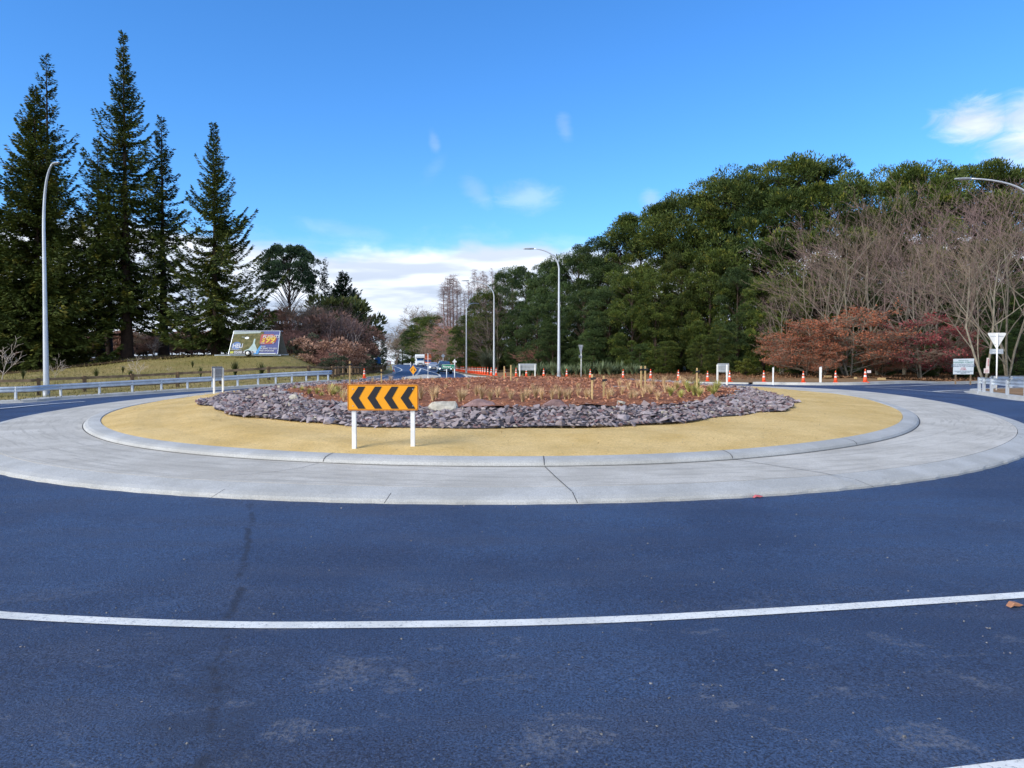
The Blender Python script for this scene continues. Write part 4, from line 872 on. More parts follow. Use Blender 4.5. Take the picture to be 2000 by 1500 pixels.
LT('FLIGHTS', .46, 'bw', .645, .70, .25); LT('$', .62, 'ywl', .635, .52, .15); LT('99', .95, 'ywl', .71, .50, .2, .03); LT('FROM', .15, 'bw', .625, .455); LT('pp', .2, 'bw', .87, .47)
LT('HELI', .62, 'bw', .05, .28, .1, .03, .85); LT('0508 435 474', .40, 'bw', .11, .035, 0, .02, 1.0); LT('TAXI', .2, 'bw', .645, .30); LT('SCENIC TO GO', .24, 'bw', .635, .21, 0, .02); LT('FREE UPGRADES', .2, 'bw', .625, .12); LT('SCENIC FLIGHTS', .15, 'bw', .02, .19)
# a light helicopter shape in the printed scene
face(el_(.315, .70, .045, .05), .046, M['lampw'], 'printed_helicopter'); face([(.20, .735), (.32, .71), (.32, .725), (.20, .755)], .047, M['galvd'], 'printed_helicopter'); face([(.24, .79), (.42, .775), (.42, .785), (.24, .80)], .048, M['black'], 'printed_helicopter')
fr = MB(); cs = [bp(*q_, .0)+Vector((0, .03, 0)) for q_ in bb]
for a, b in zip(cs, cs[1:]+cs[:1]): fr.tube([a, b], .04, 6)
cs2 = [Vector((p.x, .95-(p.y+.0)*1.0, p.z)) for p in cs]
for p, q_ in zip(cs, cs2): fr.tube([p, Vector((p.x+.12, q_.y, p.z))], .03, 6)
fr.build('frame', M['galv'], t); bk = [Vector((cs[0].x+.1, 1.75, cs[0].z)), Vector((cs[1].x+.30, 1.75, cs[1].z)), Vector((cs[2].x+.02, .25, cs[2].z)), Vector((cs[3].x, .25, cs[3].z))]
MB().add(bk+[p+Vector((0, .02, 0)) for p in bk], [(3, 2, 1, 0), (4, 5, 6, 7), (0, 1, 5, 4), (1, 2, 6, 5), (2, 3, 7, 6), (3, 0, 4, 7)]).build('rear_board', M['galvd'], t)
ch = MB(); ch.box((0, -.55, zb-.10), (xr-xl+.5, .08, .10)).box((0, 1.45, zb-.10), (xr-xl+.5, .08, .10)).box((xl-1.0, .4, zb-.08), (1.7, .08, .08)).box((xr+.4, .4, zb-.05), (.8, .08, .06)); ch.build('chassis', M['galv'], t)
for yy in (-.72, 1.6):
    w_ = MB().tube([(-.55, yy-.09, .30), (-.55, yy+.09, .30)], .31, 20).build('wheel', M['rubber'], t, True); MB().tube([(-.55, yy-.10, .30), (-.55, yy+.10, .30)], .175, 16).build('rim', M['post'], w_, True)
MB().tube([(xl-1.75, .4, zb-.02), (xl-1.75, .4, .0)], .03, 8).build('jockey_stand', M['galvd'], t)

# ---------------------------------------------------------------- vehicles on the far road
def wheelset(t, xs_, ys_, r, w=.22):
    for y in ys_:
        for x in xs_:
            q_ = MB().tube([(x-w/2, y, r), (x+w/2, y, r)], r, 18).build('wheel', M['rubber'], t, True); MB().tube([(x-w/2-.006, y, r), (x+w/2+.006, y, r)], r*.58, 14).build('rim', M['chrome'], q_, True)
def loft(rows, mat, name, parent, bevel=.03):
    """rows front to back: (y, half width bottom, half width top, z bottom, z top)"""
    vs = []; 
    for y, wb, wt, zb_, zt_ in rows: vs += [(-wb, y, zb_), (wb, y, zb_), (wb*1.02, y, zb_+(zt_-zb_)*.55), (wt, y, zt_), (-wt, y, zt_), (-wb*1.02, y, zb_+(zt_-zb_)*.55)]
    n = 6; fs = [(i*n+k, i*n+(k+1) % n, (i+1)*n+(k+1) % n, (i+1)*n+k) for i in range(len(rows)-1) for k in range(n)]+[tuple(range(n))[::-1], tuple((len(rows)-1)*n+k for k in range(n))]
    return MB().add(vs, fs).build(name, mat, parent, False, bevel)
def car(label, loc, rz, body, W, H, L, suv, lights):
    t = thing('parked_car' if False else 'car', label, 'car', loc, rz); hw = W/2; gz = .22 if suv else .16; bz = H*.60
    loft([(0, hw*.80, hw*.74, gz+.06, bz*.74), (.18, hw*.95, hw*.86, gz, bz*.88), (1.15, hw, hw*.90, gz, bz*.97), (1.5, hw, hw*.93, gz, bz), (L*.8, hw, hw*.93, gz, bz), (L-.1, hw*.95, hw*.88, gz, bz*.97), (L, hw*.85, hw*.8, gz+.1, bz*.85)], body, 'body', t, .05)
    loft([(1.25, hw*.86, hw*.80, bz-.02, bz+.02), (1.95 if not suv else 1.8, hw*.84, hw*.68, bz-.02, H-.05), (2.3, hw*.84, hw*.70, bz-.02, H), (L*.78, hw*.84, hw*.68, bz-.02, H-.03), (L-.25, hw*.84, hw*.66, bz-.02, bz+.15 if not suv else H*.8)], body, 'cabin', t, .04)
    y0, y1 = 1.30, 1.88 if not suv else 1.74
    MB().add([(-hw*.78, y0-.01, bz+.03), (hw*.78, y0-.01, bz+.03), (hw*.64, y1-.03, H-.12), (-hw*.64, y1-.03, H-.12)], [(0, 1, 2, 3)]).add([(-hw*.78, y0+.03, bz+.03), (hw*.78, y0+.03, bz+.03), (hw*.64, y1+.01, H-.12), (-hw*.64, y1+.01, H-.12)], [(3, 2, 1, 0)]).build('windscreen', M['glass'], t)
    for s_ in (-1, 1):
        MB().box((s_*hw*.775, 2.6, bz+(H-bz)*.45), (.02, L*.42, (H-bz)*.5), ry=-s_*.22).build('side_window', M['glass'], t)
        MB().box((s_*hw*.68, .06, bz*.68), (.36, .12, .14), rz=-s_*.25).build('headlight', M['headon'] if lights else M['lampw'], t, bevel=.02)
        MB().box((s_*(hw+.09), 1.55, bz+.06), (.18, .10, .14)).build('mirror', body, t, bevel=.02)
    MB().box((0, .02, bz*.66), (W*.42, .08, .20)).build('grille', M['black'], t, bevel=.01); MB().box((0, .03, gz+.13), (W*.70, .10, .16)).build('bumper_intake', M['black'], t, bevel=.01); MB().box((0, -.045, gz+.30), (.5, .02, .13)).build('number_plate', M['post'], t)
    MB().box((0, -.03, bz*.66+.11), (W*.45, .02, .03)).build('grille_trim', M['chrome'], t); wheelset(t, (-hw+.12, hw-.12), (.85, L-.85), .36 if suv else .32); return t
hd_ = R(8.5)
v = at(870, 731, 107); car('dark blue-green four-wheel-drive coming towards the roundabout with headlights on', (v.x, 107, g(v.x, 107)+.01), hd_, simple('dark_teal_paint', (.015, .065, .10), .25, .3, var=.08, coat=1), 2.05, 1.80, 4.7, True, True)
v = at(847.5, 724, 139); car('silver hatchback following just behind the dark four-wheel-drive', (v.x, 139, g(v.x, 139)+.01), hd_, simple('silver_paint', (.42, .47, .53), .3, .5, var=.05, coat=1), 1.85, 1.48, 4.3, False, True)
v = at(821, 716, 188); t = thing('campervan', 'white campervan with an over-cab berth approaching behind the cars', 'campervan', (v.x, 188, g(v.x, 188)+.01), hd_); wv = simple('white_van_paint', (.66, .70, .72), .35, var=.04)
loft([(0, .88, .82, .35, 1.0), (.25, .98, .92, .3, 1.22), (.95, 1.0, .92, .3, 1.38), (1.1, 1.0, .94, .3, 1.42), (2.2, 1.0, .96, .3, 1.6)], wv, 'bonnet', t); loft([(1.0, .96, .84, 1.35, 1.42), (1.55, .96, .86, 1.35, 2.1), (2.2, .98, .9, 1.35, 2.15)], wv, 'cab', t)
MB().box((0, 4.6, 1.75), (2.28, 5.0, 2.55)).build('living_body', wv, t, bevel=.08); loft([(.75, 1.08, 1.02, 2.16, 2.6), (1.2, 1.12, 1.08, 2.1, 2.98), (2.2, 1.14, 1.12, 2.1, 3.04)], wv, 'overcab_berth', t)
MB().add([(-.84, 1.02, 1.46), (.84, 1.02, 1.46), (.76, 1.42, 2.06), (-.76, 1.42, 2.06)], [(0, 1, 2, 3)]).build('windscreen', M['glass'], t); MB().box((0, -.02, .85), (.9, .08, .22)).build('grille', M['black'], t); MB().box((0, -.03, .45), (1.5, .10, .18)).build('bumper', M['black'], t); MB().box((0, -.09, .52), (.5, .02, .12)).build('number_plate', M['post'], t)
for s_ in (-1, 1): MB().box((s_*.74, .06, .92), (.3, .12, .2), rz=-s_*.2).build('headlight', M['lampw'], t, bevel=.02); MB().box((s_*1.2, 1.5, 1.6), (.2, .12, .34)).build('mirror', M['black'], t)
wheelset(t, (-.86, .86), (.9, 5.6), .36, .24)
v = at(836, 712, 214); t = thing('truck', 'orange high-sided truck behind the campervan', 'truck', (v.x, 214, g(v.x, 214)+.01), R(6)); og = simple('orange_truck_paint', (.72, .13, .02), .4, var=.1, sc=2); wd = 13.4/F*214/2
z1 = (710-690)/F*214+CAMH-t.location.z; z2 = (710-701)/F*214+CAMH-t.location.z
MB().box((0, 4, (z1+z2)/2), (2*wd, 6, z1-z2)).build('load_body', og, t, bevel=.05)
for i in range(7): MB().box((-wd+.2+i*(2*wd-.4)/6, .96, (z1+z2)/2), (.07, .08, z1-z2-.2)).build('rib', og, t)
MB().box((0, .97, z1-.07), (2*wd*.98, .1, .12)).build('header_rail', M['coneb'], t); MB().box((0, .97, z2+.05), (2*wd*.98, .1, .09)).build('footer_rail', M['coneb'], t)
MB().box((0, 2.5, z2*.5+.2), (2*wd*.92, 3, z2-.4)).build('cab', og, t, bevel=.05); MB().box((0, .975, z2*.72), (2*wd*.86, .06, z2*.34)).build('windscreen', M['glass'], t); MB().box((0, .95, z2*.30), (2*wd*.9, .14, z2*.22)).build('bumper', M['coneb'], t, bevel=.02)
wheelset(t, (-wd+.2, wd-.2), (2.0, 5.8), .42, .28)

# ---------------------------------------------------------------- trees
def nrm(v): return v/np.maximum(np.linalg.norm(v, axis=-1, keepdims=True), 1e-9)
def leaves(name, O, D, L, W, mat, g_):
    S = nrm(np.cross(D, rvec(len(O), g_))); V, Fq = quadcloud(O, D*np.asarray(L)[:, None], S*np.asarray(W)[:, None]*.5); return mkmesh(name, V, Fq, mat)
def redwood(seed, H=36, Rb=5.6, clear=3.0, nb=220, dens_=1.0, top=1.1, mat='redw', up=.5, gap=.0, sprl=.50, narrow=.3):
    """straight trunk; layered boughs, level or drooping low down and turned up at the tips, with flat hanging sprays"""
    g_ = np.random.default_rng(seed); wood = MB(); tr = .020*H
    wood.tube([(0, 0, -1), (0, 0, .6), (0, 0, H*.2), (0, 0, H*.6), (0, 0, H*.985)], [tr*1.4, tr*.95, tr*.64, tr*.26, .02], 9)
    O, D, S, L, W = [], [], [], [], []
    for i in range(nb):
        f = (i+g_.uniform(0, 1))/nb; z = clear+(H*.99-clear)*(f**.88); h = z/H; prof = .22+Rb*((1-h)**top)*min(1, .6+(z-clear)/(H*.12)*.4)*(.62+.38*min(1, (1-h)/.40))
        Ln = prof*g_.uniform(.45, 1.1)*(1.3 if g_.random() < .12 else 1); az = g_.uniform(0, 6.283)
        if gap and g_.random() < gap*(1-h): continue
        p0 = .75*h**1.2-.16+g_.uniform(-.10, .10); curl = up*g_.uniform(.3, 1.2)*(.35+.5*h); d = np.array([math.cos(az), math.sin(az), 0]); sd = np.array([-d[1], d[0], 0])
        m = 7; ss = np.linspace(0, 1, m); zz_ = z+Ln*(p0*ss-.20*(1-h*.7)*np.sin(ss*3.1)+curl*ss**3.0); bow = g_.uniform(-.15, .15)*Ln*ss**2
        P = np.stack([d[0]*Ln*ss+sd[0]*bow, d[1]*Ln*ss+sd[1]*bow, zz_], 1)
        if Ln > .8: wood.tube([tuple(p) for p in P[:6]], [.013*Ln+.02]+[.010*Ln+.012]*2+[.014]*3, 3, False)
        n = max(14, int(Ln*58*dens_)); s = g_.uniform(.02, 1.04, n)**.92; B = np.stack([np.interp(s, ss, P[:, k]) for k in range(3)], 1)
        lw = (.10+.30*Ln*np.sin(np.clip(s, 0, 1)*2.6+.25)*.55)[:, None]; sg = g_.choice([-1, 1], (n, 1)); q_ = g_.uniform(0, 1, (n, 1))
        B = B+sd*sg*lw*q_+np.array([0, 0, 1])*(-.30*lw*q_**1.5+g_.normal(0, .05, (n, 1)))
        dr = nrm(d*.7+sd*sg*g_.uniform(.1, 1.1, (n, 1))+np.array([0, 0, 1])*(g_.normal(.05*h-.28*(1-h), .22, (n, 1))+.5*np.clip(s-.75, 0, 1)[:, None]*4*up))
        sv = nrm(np.cross(dr, np.array([0, 0, 1.0])+g_.normal(0, .45, (n, 3)))); l = sprl*g_.uniform(.5, 1.3, n)*(1-.40*h)
        O.append(B); D.append(dr); S.append(sv); L.append(l); W.append(l*g_.uniform(.24, .40, n))
    O, D, S, L, W = (np.concatenate(q_) for q_ in (O, D, S, L, W)); V, Fq = quadcloud(O, D*L[:, None], S*W[:, None]*.6)
    return wood.mesh('trunk', M['bark'], True), mkmesh('crown', V, Fq, M[mat])
def billow(seed, H=20, Rr=4.2, z0=.0, ncl=85, per=330, mat='wattle', leaf=.42, prof=None, crs=1.0, bark='bark', shell=.0):
    """rounded evergreen made of many leafy puffs at the ends of limbs"""
    g_ = np.random.default_rng(seed); wood = MB(); wood.tube([(0, 0, -1), (.1, 0, H*.3), (-.15, .1, H*.6), (0, 0, H*.85)], [.35*H/20, .26*H/20, .15*H/20, .04], 7)
    O, D, L = [], [], []
    for i in range(ncl):
        f = g_.uniform(0, 1); z = z0+(H*.97-z0)*f; r = Rr*(prof(f) if prof else (.75*math.sin(min(1, f*1.6+.25)*math.pi/2)*math.sqrt(max(.02, 1-(max(f-.45, 0)/.56)**2))+.15)); az = g_.uniform(0, 6.283); k = g_.uniform(.45, 1.05)**.6
        c = np.array([r*k*math.cos(az), r*k*math.sin(az), z]); cr = crs*g_.uniform(.55, 1.45)*(Rr/4.2)**.4
        if i % 2 == 0: wood.tube([(0, 0, max(.5, z-r*.8)), tuple(c*np.array([.5, .5, 1])-np.array([0, 0, r*.25])), tuple(c)], [.07, .05, .02], 3, False)
        u = rvec(per, g_); u[:, 2] = np.abs(u[:, 2])*np.where(g_.random(per) < .90, 1, -.6); rr = cr*(.62+.45*g_.random(per))
        P = c+u*rr[:, None]*np.array([1, 1, .85]); O.append(P); out = nrm(c*np.array([1, 1, 0])+1e-6)
        D.append(nrm(u*.8+np.array([0, 0, .55])+out*.2+g_.normal(0, .35, (per, 3)))); L.append(leaf*g_.uniform(.5, 1.2, per))
    O, D, L = np.concatenate(O), np.concatenate(D), np.concatenate(L)
    return wood.mesh('trunk', M[bark], True), leaves('crown', O, D, L, L*.36, M[mat], g_)
def bare(seed, H=16, spread=.62, levels=5, mat='twig', up=.25, first=.18, kids=(5, 4, 4, 4, 3), fork=False, droop=0, r0=None, trunkmat=None, horiz=0.0, twigr=.011, lf=None, lmat='rust', lden=6):
    """leafless tree: recursive limbs down to fine twigs; optional clinging leaves"""
    g_ = random.Random(seed); wood = MB(); tw = MB(); LO, LD = [], []
    def grow(p, d, L, r, lv):
        k = 3 if lv < 2 else 2; pts = [p]; dd = d.copy(); rs_ = [r]
        for i in range(k+1):
            dd = (dd+Vector((g_.gauss(0, .10), g_.gauss(0, .10), up*.16-droop*.1*lv))).normalized(); pts.append(pts[-1]+dd*L/(k+1)); rs_.append(max(r*(1-.62*(i+1)/(k+1)), twigr*.6))
        (wood if lv < 2 else tw).tube(pts, rs_, 6 if lv == 0 else (5 if lv == 1 else 3), False)
        if lf and lv >= levels-2 and lf(pts[-1]):
            for _ in range(lden):
                q_ = pts[g_.randrange(1, len(pts))]; LO.append(q_+Vector((g_.gauss(0, .16), g_.gauss(0, .16), g_.gauss(0, .08)))); LD.append(Vector((g_.gauss(0, 1), g_.gauss(0, 1), g_.gauss(-.3, .4))).normalized())
        if lv >= levels: return
        n = kids[lv]
        for i in range(n):
            f = (first+(1-first)*(i+g_.random()*.8)/n) if lv == 0 else (.25+.75*(i+g_.random())/n); f = min(f, .99); q_ = f*(len(pts)-1); a = int(q_); b = pts[a].lerp(pts[min(a+1, len(pts)-1)], q_-a)
            az = i*2.4+g_.uniform(-.7, .7)+lv; ax = dd.cross(Vector((math.cos(az), math.sin(az), .3))).normalized()
            ang = spread*g_.uniform(.75, 1.3)*(1.15 if lv == 0 else 1); nd = (Matrix.Rotation(ang, 3, ax) @ d).normalized()
            if horiz: nd = Vector((nd.x, nd.y, nd.z*(1-horiz))).normalized()
            grow(b, nd, L*(.62 if lv == 0 else .58)*g_.uniform(.75, 1.15)*(1.15-.45*f if lv == 0 else 1), max(rs_[min(a, len(rs_)-1)]*.55, twigr), lv+1)
    r0 = r0 or .016*H
    if fork:
        for k in range(fork): a = k*6.28/fork+seed; grow(Vector((0, 0, -.3)), Vector((.22*math.cos(a), .22*math.sin(a), 1)).normalized(), H*.74, r0*.7, 0)
    else: grow(Vector((0, 0, -.4)), Vector((0, 0, 1)), H*.80, r0, 0)
    out = [wood.mesh('trunk', M[trunkmat or mat], True), tw.mesh('crown', M[mat])]
    if LO:
        O = np.array([v[:] for v in LO]); D = np.array([v[:] for v in LD]); gg = np.random.default_rng(seed); L = gg.uniform(.10, .20, len(O)); out.append(leaves('foliage', O, D, L, L*.7, M[lmat], gg))
    return out
def larch(seed, H=20, n=190):
    g_ = np.random.default_rng(seed); wood = MB(); tw = MB(); wood.tube([(0, 0, -1), (0, 0, H*.4), (0.1, 0, H*.8), (0, 0, H)], [.13, .10, .05, .012], 6)
    for i in range(n):
        f = g_.uniform(.30, .99); z = H*f; L = (2.3*(1-f)**.7+.25)*g_.uniform(.5, 1.1); a = g_.uniform(0, 6.28); e = np.array([math.cos(a)*L, math.sin(a)*L, L*g_.uniform(-.1, .7)])
        tw.tube([(0, 0, z), (e[0]*.5, e[1]*.5, z+e[2]*.35), (e[0], e[1], z+e[2])], [.016, .012, .008], 3, False)
        for _ in range(6): s = g_.uniform(.3, 1); b = np.array([0, 0, z])+e*s; q_ = b+g_.normal(0, .28, 3); tw.tube([tuple(b), tuple(q_)], [.011, .008], 3, False)
    return wood.mesh('trunk', M['twig'], True), tw.mesh('crown', M['twig'])
PROTO = {}
def proto_size(mes): return max(max(v.co.z for v in me.vertices) for me in mes[:2])
def reg(key, mes): PROTO[key] = (mes, proto_size(mes))
def tree(key, px, topy, Y, label, cat='tree', group=None, wide=1.0, name='tree', sink=.0, rz=None, basez=None):
    mes, h0 = PROTO[key]; x = gx(px, Y); z = (g(x, Y)+.1 if basez is None else basez)-sink; H = CAMH+(710-topy)/F*Y-z; k = H/h0
    t = thing(name, label, cat, (x, Y, z), random.uniform(0, 6.28) if rz is None else rz, group); t.scale = (k*wide, k*wide, k)
    for me in mes: link(me.name.split('.')[0], me, t)
    return t
# left: redwoods
reg('rwA', redwood(1, 36, 8.8, 4.0, 300, 1.25, 1.12, up=.6)); reg('rwB', redwood(2, 30, 9.6, .3, 360, 1.4, 1.0, up=.5, sprl=.55)); reg('rwC', redwood(3, 30, 6.6, 4.5, 180, 1.0, 1.05, up=.6, gap=.35))
reg('rwD', redwood(4, 30, 9.0, 1.5, 290, 1.4, 1.15, up=.65)); reg('rwE', redwood(5, 32, 6.8, 4.2, 210, 1.1, 1.0, up=.6, gap=.25))
G1 = 'redwoods on the left bank'
tree('rwA', 249, 68, 87, 'tallest redwood, dark with a thick brown trunk, centre of the left group', 'redwood tree', G1, name='redwood_tree', rz=1)
tree('rwC', 100, 106, 93, 'tall redwood with a thin sparse pointed top at far left', 'redwood tree', G1, .95, name='redwood_tree', rz=2)
tree('rwB', 76, 172, 82, 'dense dark olive redwood with foliage to the ground behind the left lamp', 'redwood tree', G1, 1.0, name='redwood_tree', rz=3)
tree('rwE', 321, 230, 92, 'slender redwood just right of the tallest one', 'redwood tree', G1, 1.15, name='redwood_tree', rz=4)
tree('rwD', 422, 240, 85, 'redwood standing apart with a sharp spire, behind the billboard trailer', 'redwood tree', G1, 1.0, name='redwood_tree', rz=5.3)
tree('rwE', 197, 268, 90, 'redwood with an uneven top just left of the tallest one', 'redwood tree', G1, 1.1, name='redwood_tree', rz=.5)
tree('rwC', 215, 330, 97, 'thin redwood trunk between the tallest redwood and its left neighbour', 'redwood tree', G1, .9, name='redwood_tree', rz=1.4)
tree('rwB', -30, 330, 80, 'dense redwood cut off by the left edge of the view', 'redwood tree', G1, 1.0, name='redwood_tree', rz=5)
tree('rwC', 162, 400, 98, 'thin-stemmed young redwood just right of the left lamp post', 'redwood tree', G1, .9, name='redwood_tree', rz=.1)
tree('rwB', 128, 470, 84, 'low spreading redwood with yellowish lower sprays right of the lamp post', 'redwood tree', G1, .8, name='redwood_tree', rz=2.1)
tree('rwC', 375, 560, 100, 'small thin redwood behind the gap left of the solitary spire', 'redwood tree', G1, 1.0, name='redwood_tree', rz=2.6)
# left: pines and conifers beyond
flat = lambda f: .30+.80*math.sqrt(max(0, 1-((f-.28)/.74)**2))
reg('pineU', billow(11, 16, 4.3, 9.4, 140, 260, 'pine', .32, flat, .72)); reg('conA', redwood(21, 18, 4.2, 1.5, 110, .8, 1.0, 'pine', .8, .25, sprl=.6)); reg('conB', redwood(22, 18, 5.4, .3, 190, 1.5, .7, 'pine', .8, sprl=.65)); reg('conF', redwood(23, 16, 3.6, 2.0, 80, .8, .9, 'fern', .35, .2, sprl=.8))
tree('pineU', 567, 478, 112, 'umbrella-shaped dark pine with spreading limbs left of the road', 'pine tree', None, .88, name='pine_tree')
tree('conA', 636, 503, 116, 'thin ragged conifer right of the umbrella pine', 'conifer', 'conifers left of the far road', .9, name='conifer_tree')
tree('conA', 612, 545, 118, 'short ragged conifer between the umbrella pine and the thin conifer', 'conifer', 'conifers left of the far road', .9, name='conifer_tree')
for px, ty, Y, w, lb in ((672, 528, 114, 1.0, 'broad dark conifer with several pointed tips above the birches'), (690, 560, 118, 1.0, 'dark conifer just right of the broad many-tipped one'), (655, 560, 112, .8, 'dark conifer just left of the broad many-tipped one'), (703, 625, 124, 1.0, 'low dark conifer stepping down towards the road'), (715, 665, 132, 1.1, 'lowest dark conifer beside the far road')):
    tree('conB', px, ty, Y, lb, 'conifer', 'conifers left of the far road', w, name='conifer_tree')
tree('conF', 735, 653, 165, 'small hazy conifer beyond the fence end', 'conifer', None, 1, name='conifer_tree'); tree('conF', 748, 651, 180, 'small open-branched conifer at the road crest, left side', 'conifer', None, 1, name='conifer_tree')
# bare and twiggy growth, left
reg('bareR', bare(31, 9, .75, 4, 'twigr', .1, .12, (7, 6, 5, 5), fork=3, droop=.3, twigr=.016)); reg('bareB', bare(32, 12, .42, 4, 'twig', .3, .3, (6, 5, 4, 4), r0=.14, trunkmat='birch', twigr=.014)); reg('bareW', bare(33, 8, .8, 4, 'twig2', 0, .1, (8, 6, 5, 5), fork=3, droop=.5, twigr=.016))
G2 = 'twiggy growth left of the far road'
tree('bareW', 600, 578, 96, 'round-headed leafless tree with brownish drooping twigs under the umbrella pine', 'bare tree', G2, 1.25, name='bare_tree'); tree('bareW', 625, 590, 100, 'leafless brown tree right of the round-headed one', 'bare tree', G2, 1.2, name='bare_tree')
tree('bareR', 570, 628, 88, 'reddish leafless shrub right beside the billboard', 'shrub', G2, 1.0, name='bare_shrub'); tree('bareR', 620, 640, 90, 'reddish leafless shrub below the birch stems', 'shrub', G2, 1.1, name='bare_shrub'); tree('bareR', 645, 672, 82, 'low dark red twiggy shrub at the foot of the grass mound', 'shrub', G2, 1.3, name='bare_shrub'); tree('bareR', 380, 672, 92, 'dark red shrub between redwood trunks left of the billboard', 'shrub', G2, 1.5, name='bare_shrub')
for px, ty, Y, lb in ((596, 600, 92, 'pale birch stem left of the shrubs beside the billboard'), (606, 590, 94, 'pale birch stem with a tall thin crown right of the billboard'), (655, 592, 92, 'leftmost pale birch of the row above the fence'), (668, 588, 93, 'pale birch, second of the row above the fence'), (678, 584, 94, 'middle pale birch of the row above the fence'), (690, 590, 93, 'forked pale birch near the right end of the row'), (698, 612, 95, 'rightmost small pale birch of the row above the fence')):
    tree('bareB', px, ty, Y, lb, 'birch tree', 'pale birches left of the road', 1.0, name='birch_tree')
reg('shrubG', billow(41, 3, 1.8, .2, 26, 130, 'sage', .26, None, .6)); reg('shrubB', billow(42, 3.5, 2.2, .2, 30, 130, 'brownl', .26, None, .6)); reg('shrubD', billow(43, 3, 2.0, .2, 30, 140, 'shrub', .28, None, .6)); reg('shrubY', billow(44, 2.4, 1.5, .1, 26, 130, 'ygreen', .24, None, .5))
for k, px, ty, Y, w, lb in (('shrubG', 600, 648, 86, 1.2, 'grey-green shrub between the two reddish shrubs'), ('shrubB', 632, 655, 84, 1.3, 'brown twiggy bush above the fence, left of the birches'), ('shrubB', 662, 664, 86, 1.4, 'brown twiggy bush in front of the birch row'), ('shrubG', 690, 676, 92, 1.4, 'dull grey bush at the right end of the birch row'), ('shrubG', 650, 686, 80, 1.3, 'dull grey bush just behind the dark fence'), ('shrubD', 705, 690, 100, 1.3, 'mid-green bush behind the far stretch of fence'), ('shrubD', 725, 702, 116, 1.4, 'low green bush behind the last fence posts'), ('shrubD', 742, 703, 128, 1.3, 'bright green bush at the end of the fence'), ('shrubD', 655, 572, 104, 1.0, 'green leafy tree top between the birches and the conifers'), ('shrubD', 675, 582, 106, 1.0, 'green leafy tree top behind the middle birch'), ('shrubB', 615, 600, 99, 1.3, 'tangled brown undergrowth filling the gap behind the birch stems'), ('shrubB', 575, 596, 98, 1.1, 'tall russet-brown bush under the umbrella pine, left part'), ('shrubB', 640, 608, 97, 1.1, 'tall russet-brown bush under the thin conifer'), ('shrubB', 680, 632, 96, 1.2, 'tall russet-brown bush behind the birch row'), ('shrubB', 552, 640, 92, 1.2, 'russet-brown bush right beside the billboard end')):
    tree(k, px, ty, Y, lb, 'bush', 'bushes left of the far road', w, name='bush')
# understory behind the redwoods
for px, ty, Y, k, w, lb in ((20, 610, 96, 'bareR', 1.2, 'leafless thicket behind the far left redwood'), (150, 640, 104, 'bareR', 1.6, 'leafless thicket seen between the left redwood trunks'), (215, 650, 106, 'bareW', 1.6, 'grey leafless thicket behind the tallest redwood, left side'), (300, 640, 106, 'bareW', 1.6, 'grey leafless thicket right of the tallest redwood trunk'), (350, 655, 104, 'bareW', 1.5, 'grey leafless thicket left of the solitary redwood'), (400, 650, 106, 'bareR', 1.5, 'brownish leafless thicket behind the solitary redwood'), (460, 640, 104, 'bareW', 1.5, 'leafless thicket right behind the billboard top'), (520, 620, 102, 'bareW', 1.6, 'leafless thicket between the solitary redwood and umbrella pine'), (90, 650, 102, 'bareW', 1.7, 'leafless thicket behind the left lamp post')):
    tree(k, px, ty, Y, lb, 'thicket', 'thickets behind the redwoods', w, name='thicket')
for px, ty, Y, lb in ((40, 690, 96, 'dark brown bush under the leftmost redwoods'), (180, 672, 100, 'dark brown bush between thin redwood trunks'), (285, 668, 102, 'brown bush right of the thick redwood trunk'), (345, 676, 100, 'brown bush left of the dark red shrub'), (440, 668, 100, 'brown bush behind the left end of the billboard'), (240, 676, 104, 'brown bush behind the thick redwood trunk'), (130, 672, 98, 'brown bush right of the left lamp post'), (210, 660, 104, 'tall brown bush behind the gap left of the thick redwood trunk'), (320, 655, 105, 'tall brown bush behind the slender redwood'), (385, 655, 104, 'tall brown bush behind the dark red shrub'), (75, 665, 103, 'tall brown bush behind the left lamp post'), (-20, 670, 100, 'brown bush at the far left edge'), (480, 640, 106, 'tall brown bush left of the umbrella pine'), (160, 655, 106, 'tall brown bush behind the young redwood'), (500, 655, 100, 'brown bush behind the billboard'), (545, 650, 98, 'brown bush right behind the billboard corner')):
    tree('shrubB', px, ty, Y, lb, 'bush', 'bushes behind the redwoods', 1.6, name='bush')
for i in range(22): tree('shrubB' if i % 3 else 'shrubG', -60+i*28+(i*13 % 11), 640+(i*29 % 17), 108+(i*17 % 7), 'brown or grey-green bush in the thicket line far behind the redwoods', 'bush', 'thicket line behind the redwoods', 2.3, name='bush')
reg('sap', bare(51, 3, .6, 3, 'bareB' if False else 'birch', .4, .25, (6, 4, 3), twigr=.014, r0=.035))
for px, py, ty, Y, lb in ((3, 750, 655, 60, 'thin pale sapling at the far left behind the fence'), (105, 745, 690, 60, 'small leafless sapling right of the left lamp post'), (272, 745, 688, 60, 'small pale sapling on the bank left of the board back'), (297, 700, 646, 86, 'small pale tree trunk just right of the thickest redwood'), (330, 730, 712, 66, 'tiny twiggy plant on the grass bank')):
    tree('sap', px, ty, Y, lb, 'sapling', 'young saplings on the left bank', 1.1, name='sapling')
def bush(seed):
    return [bladetuft(seed, 130, 1.5, .55, .05, M['shrub'], .3, 'foliage')]*1
reg('yconi', bush(45)); reg('yconj', bush(46))
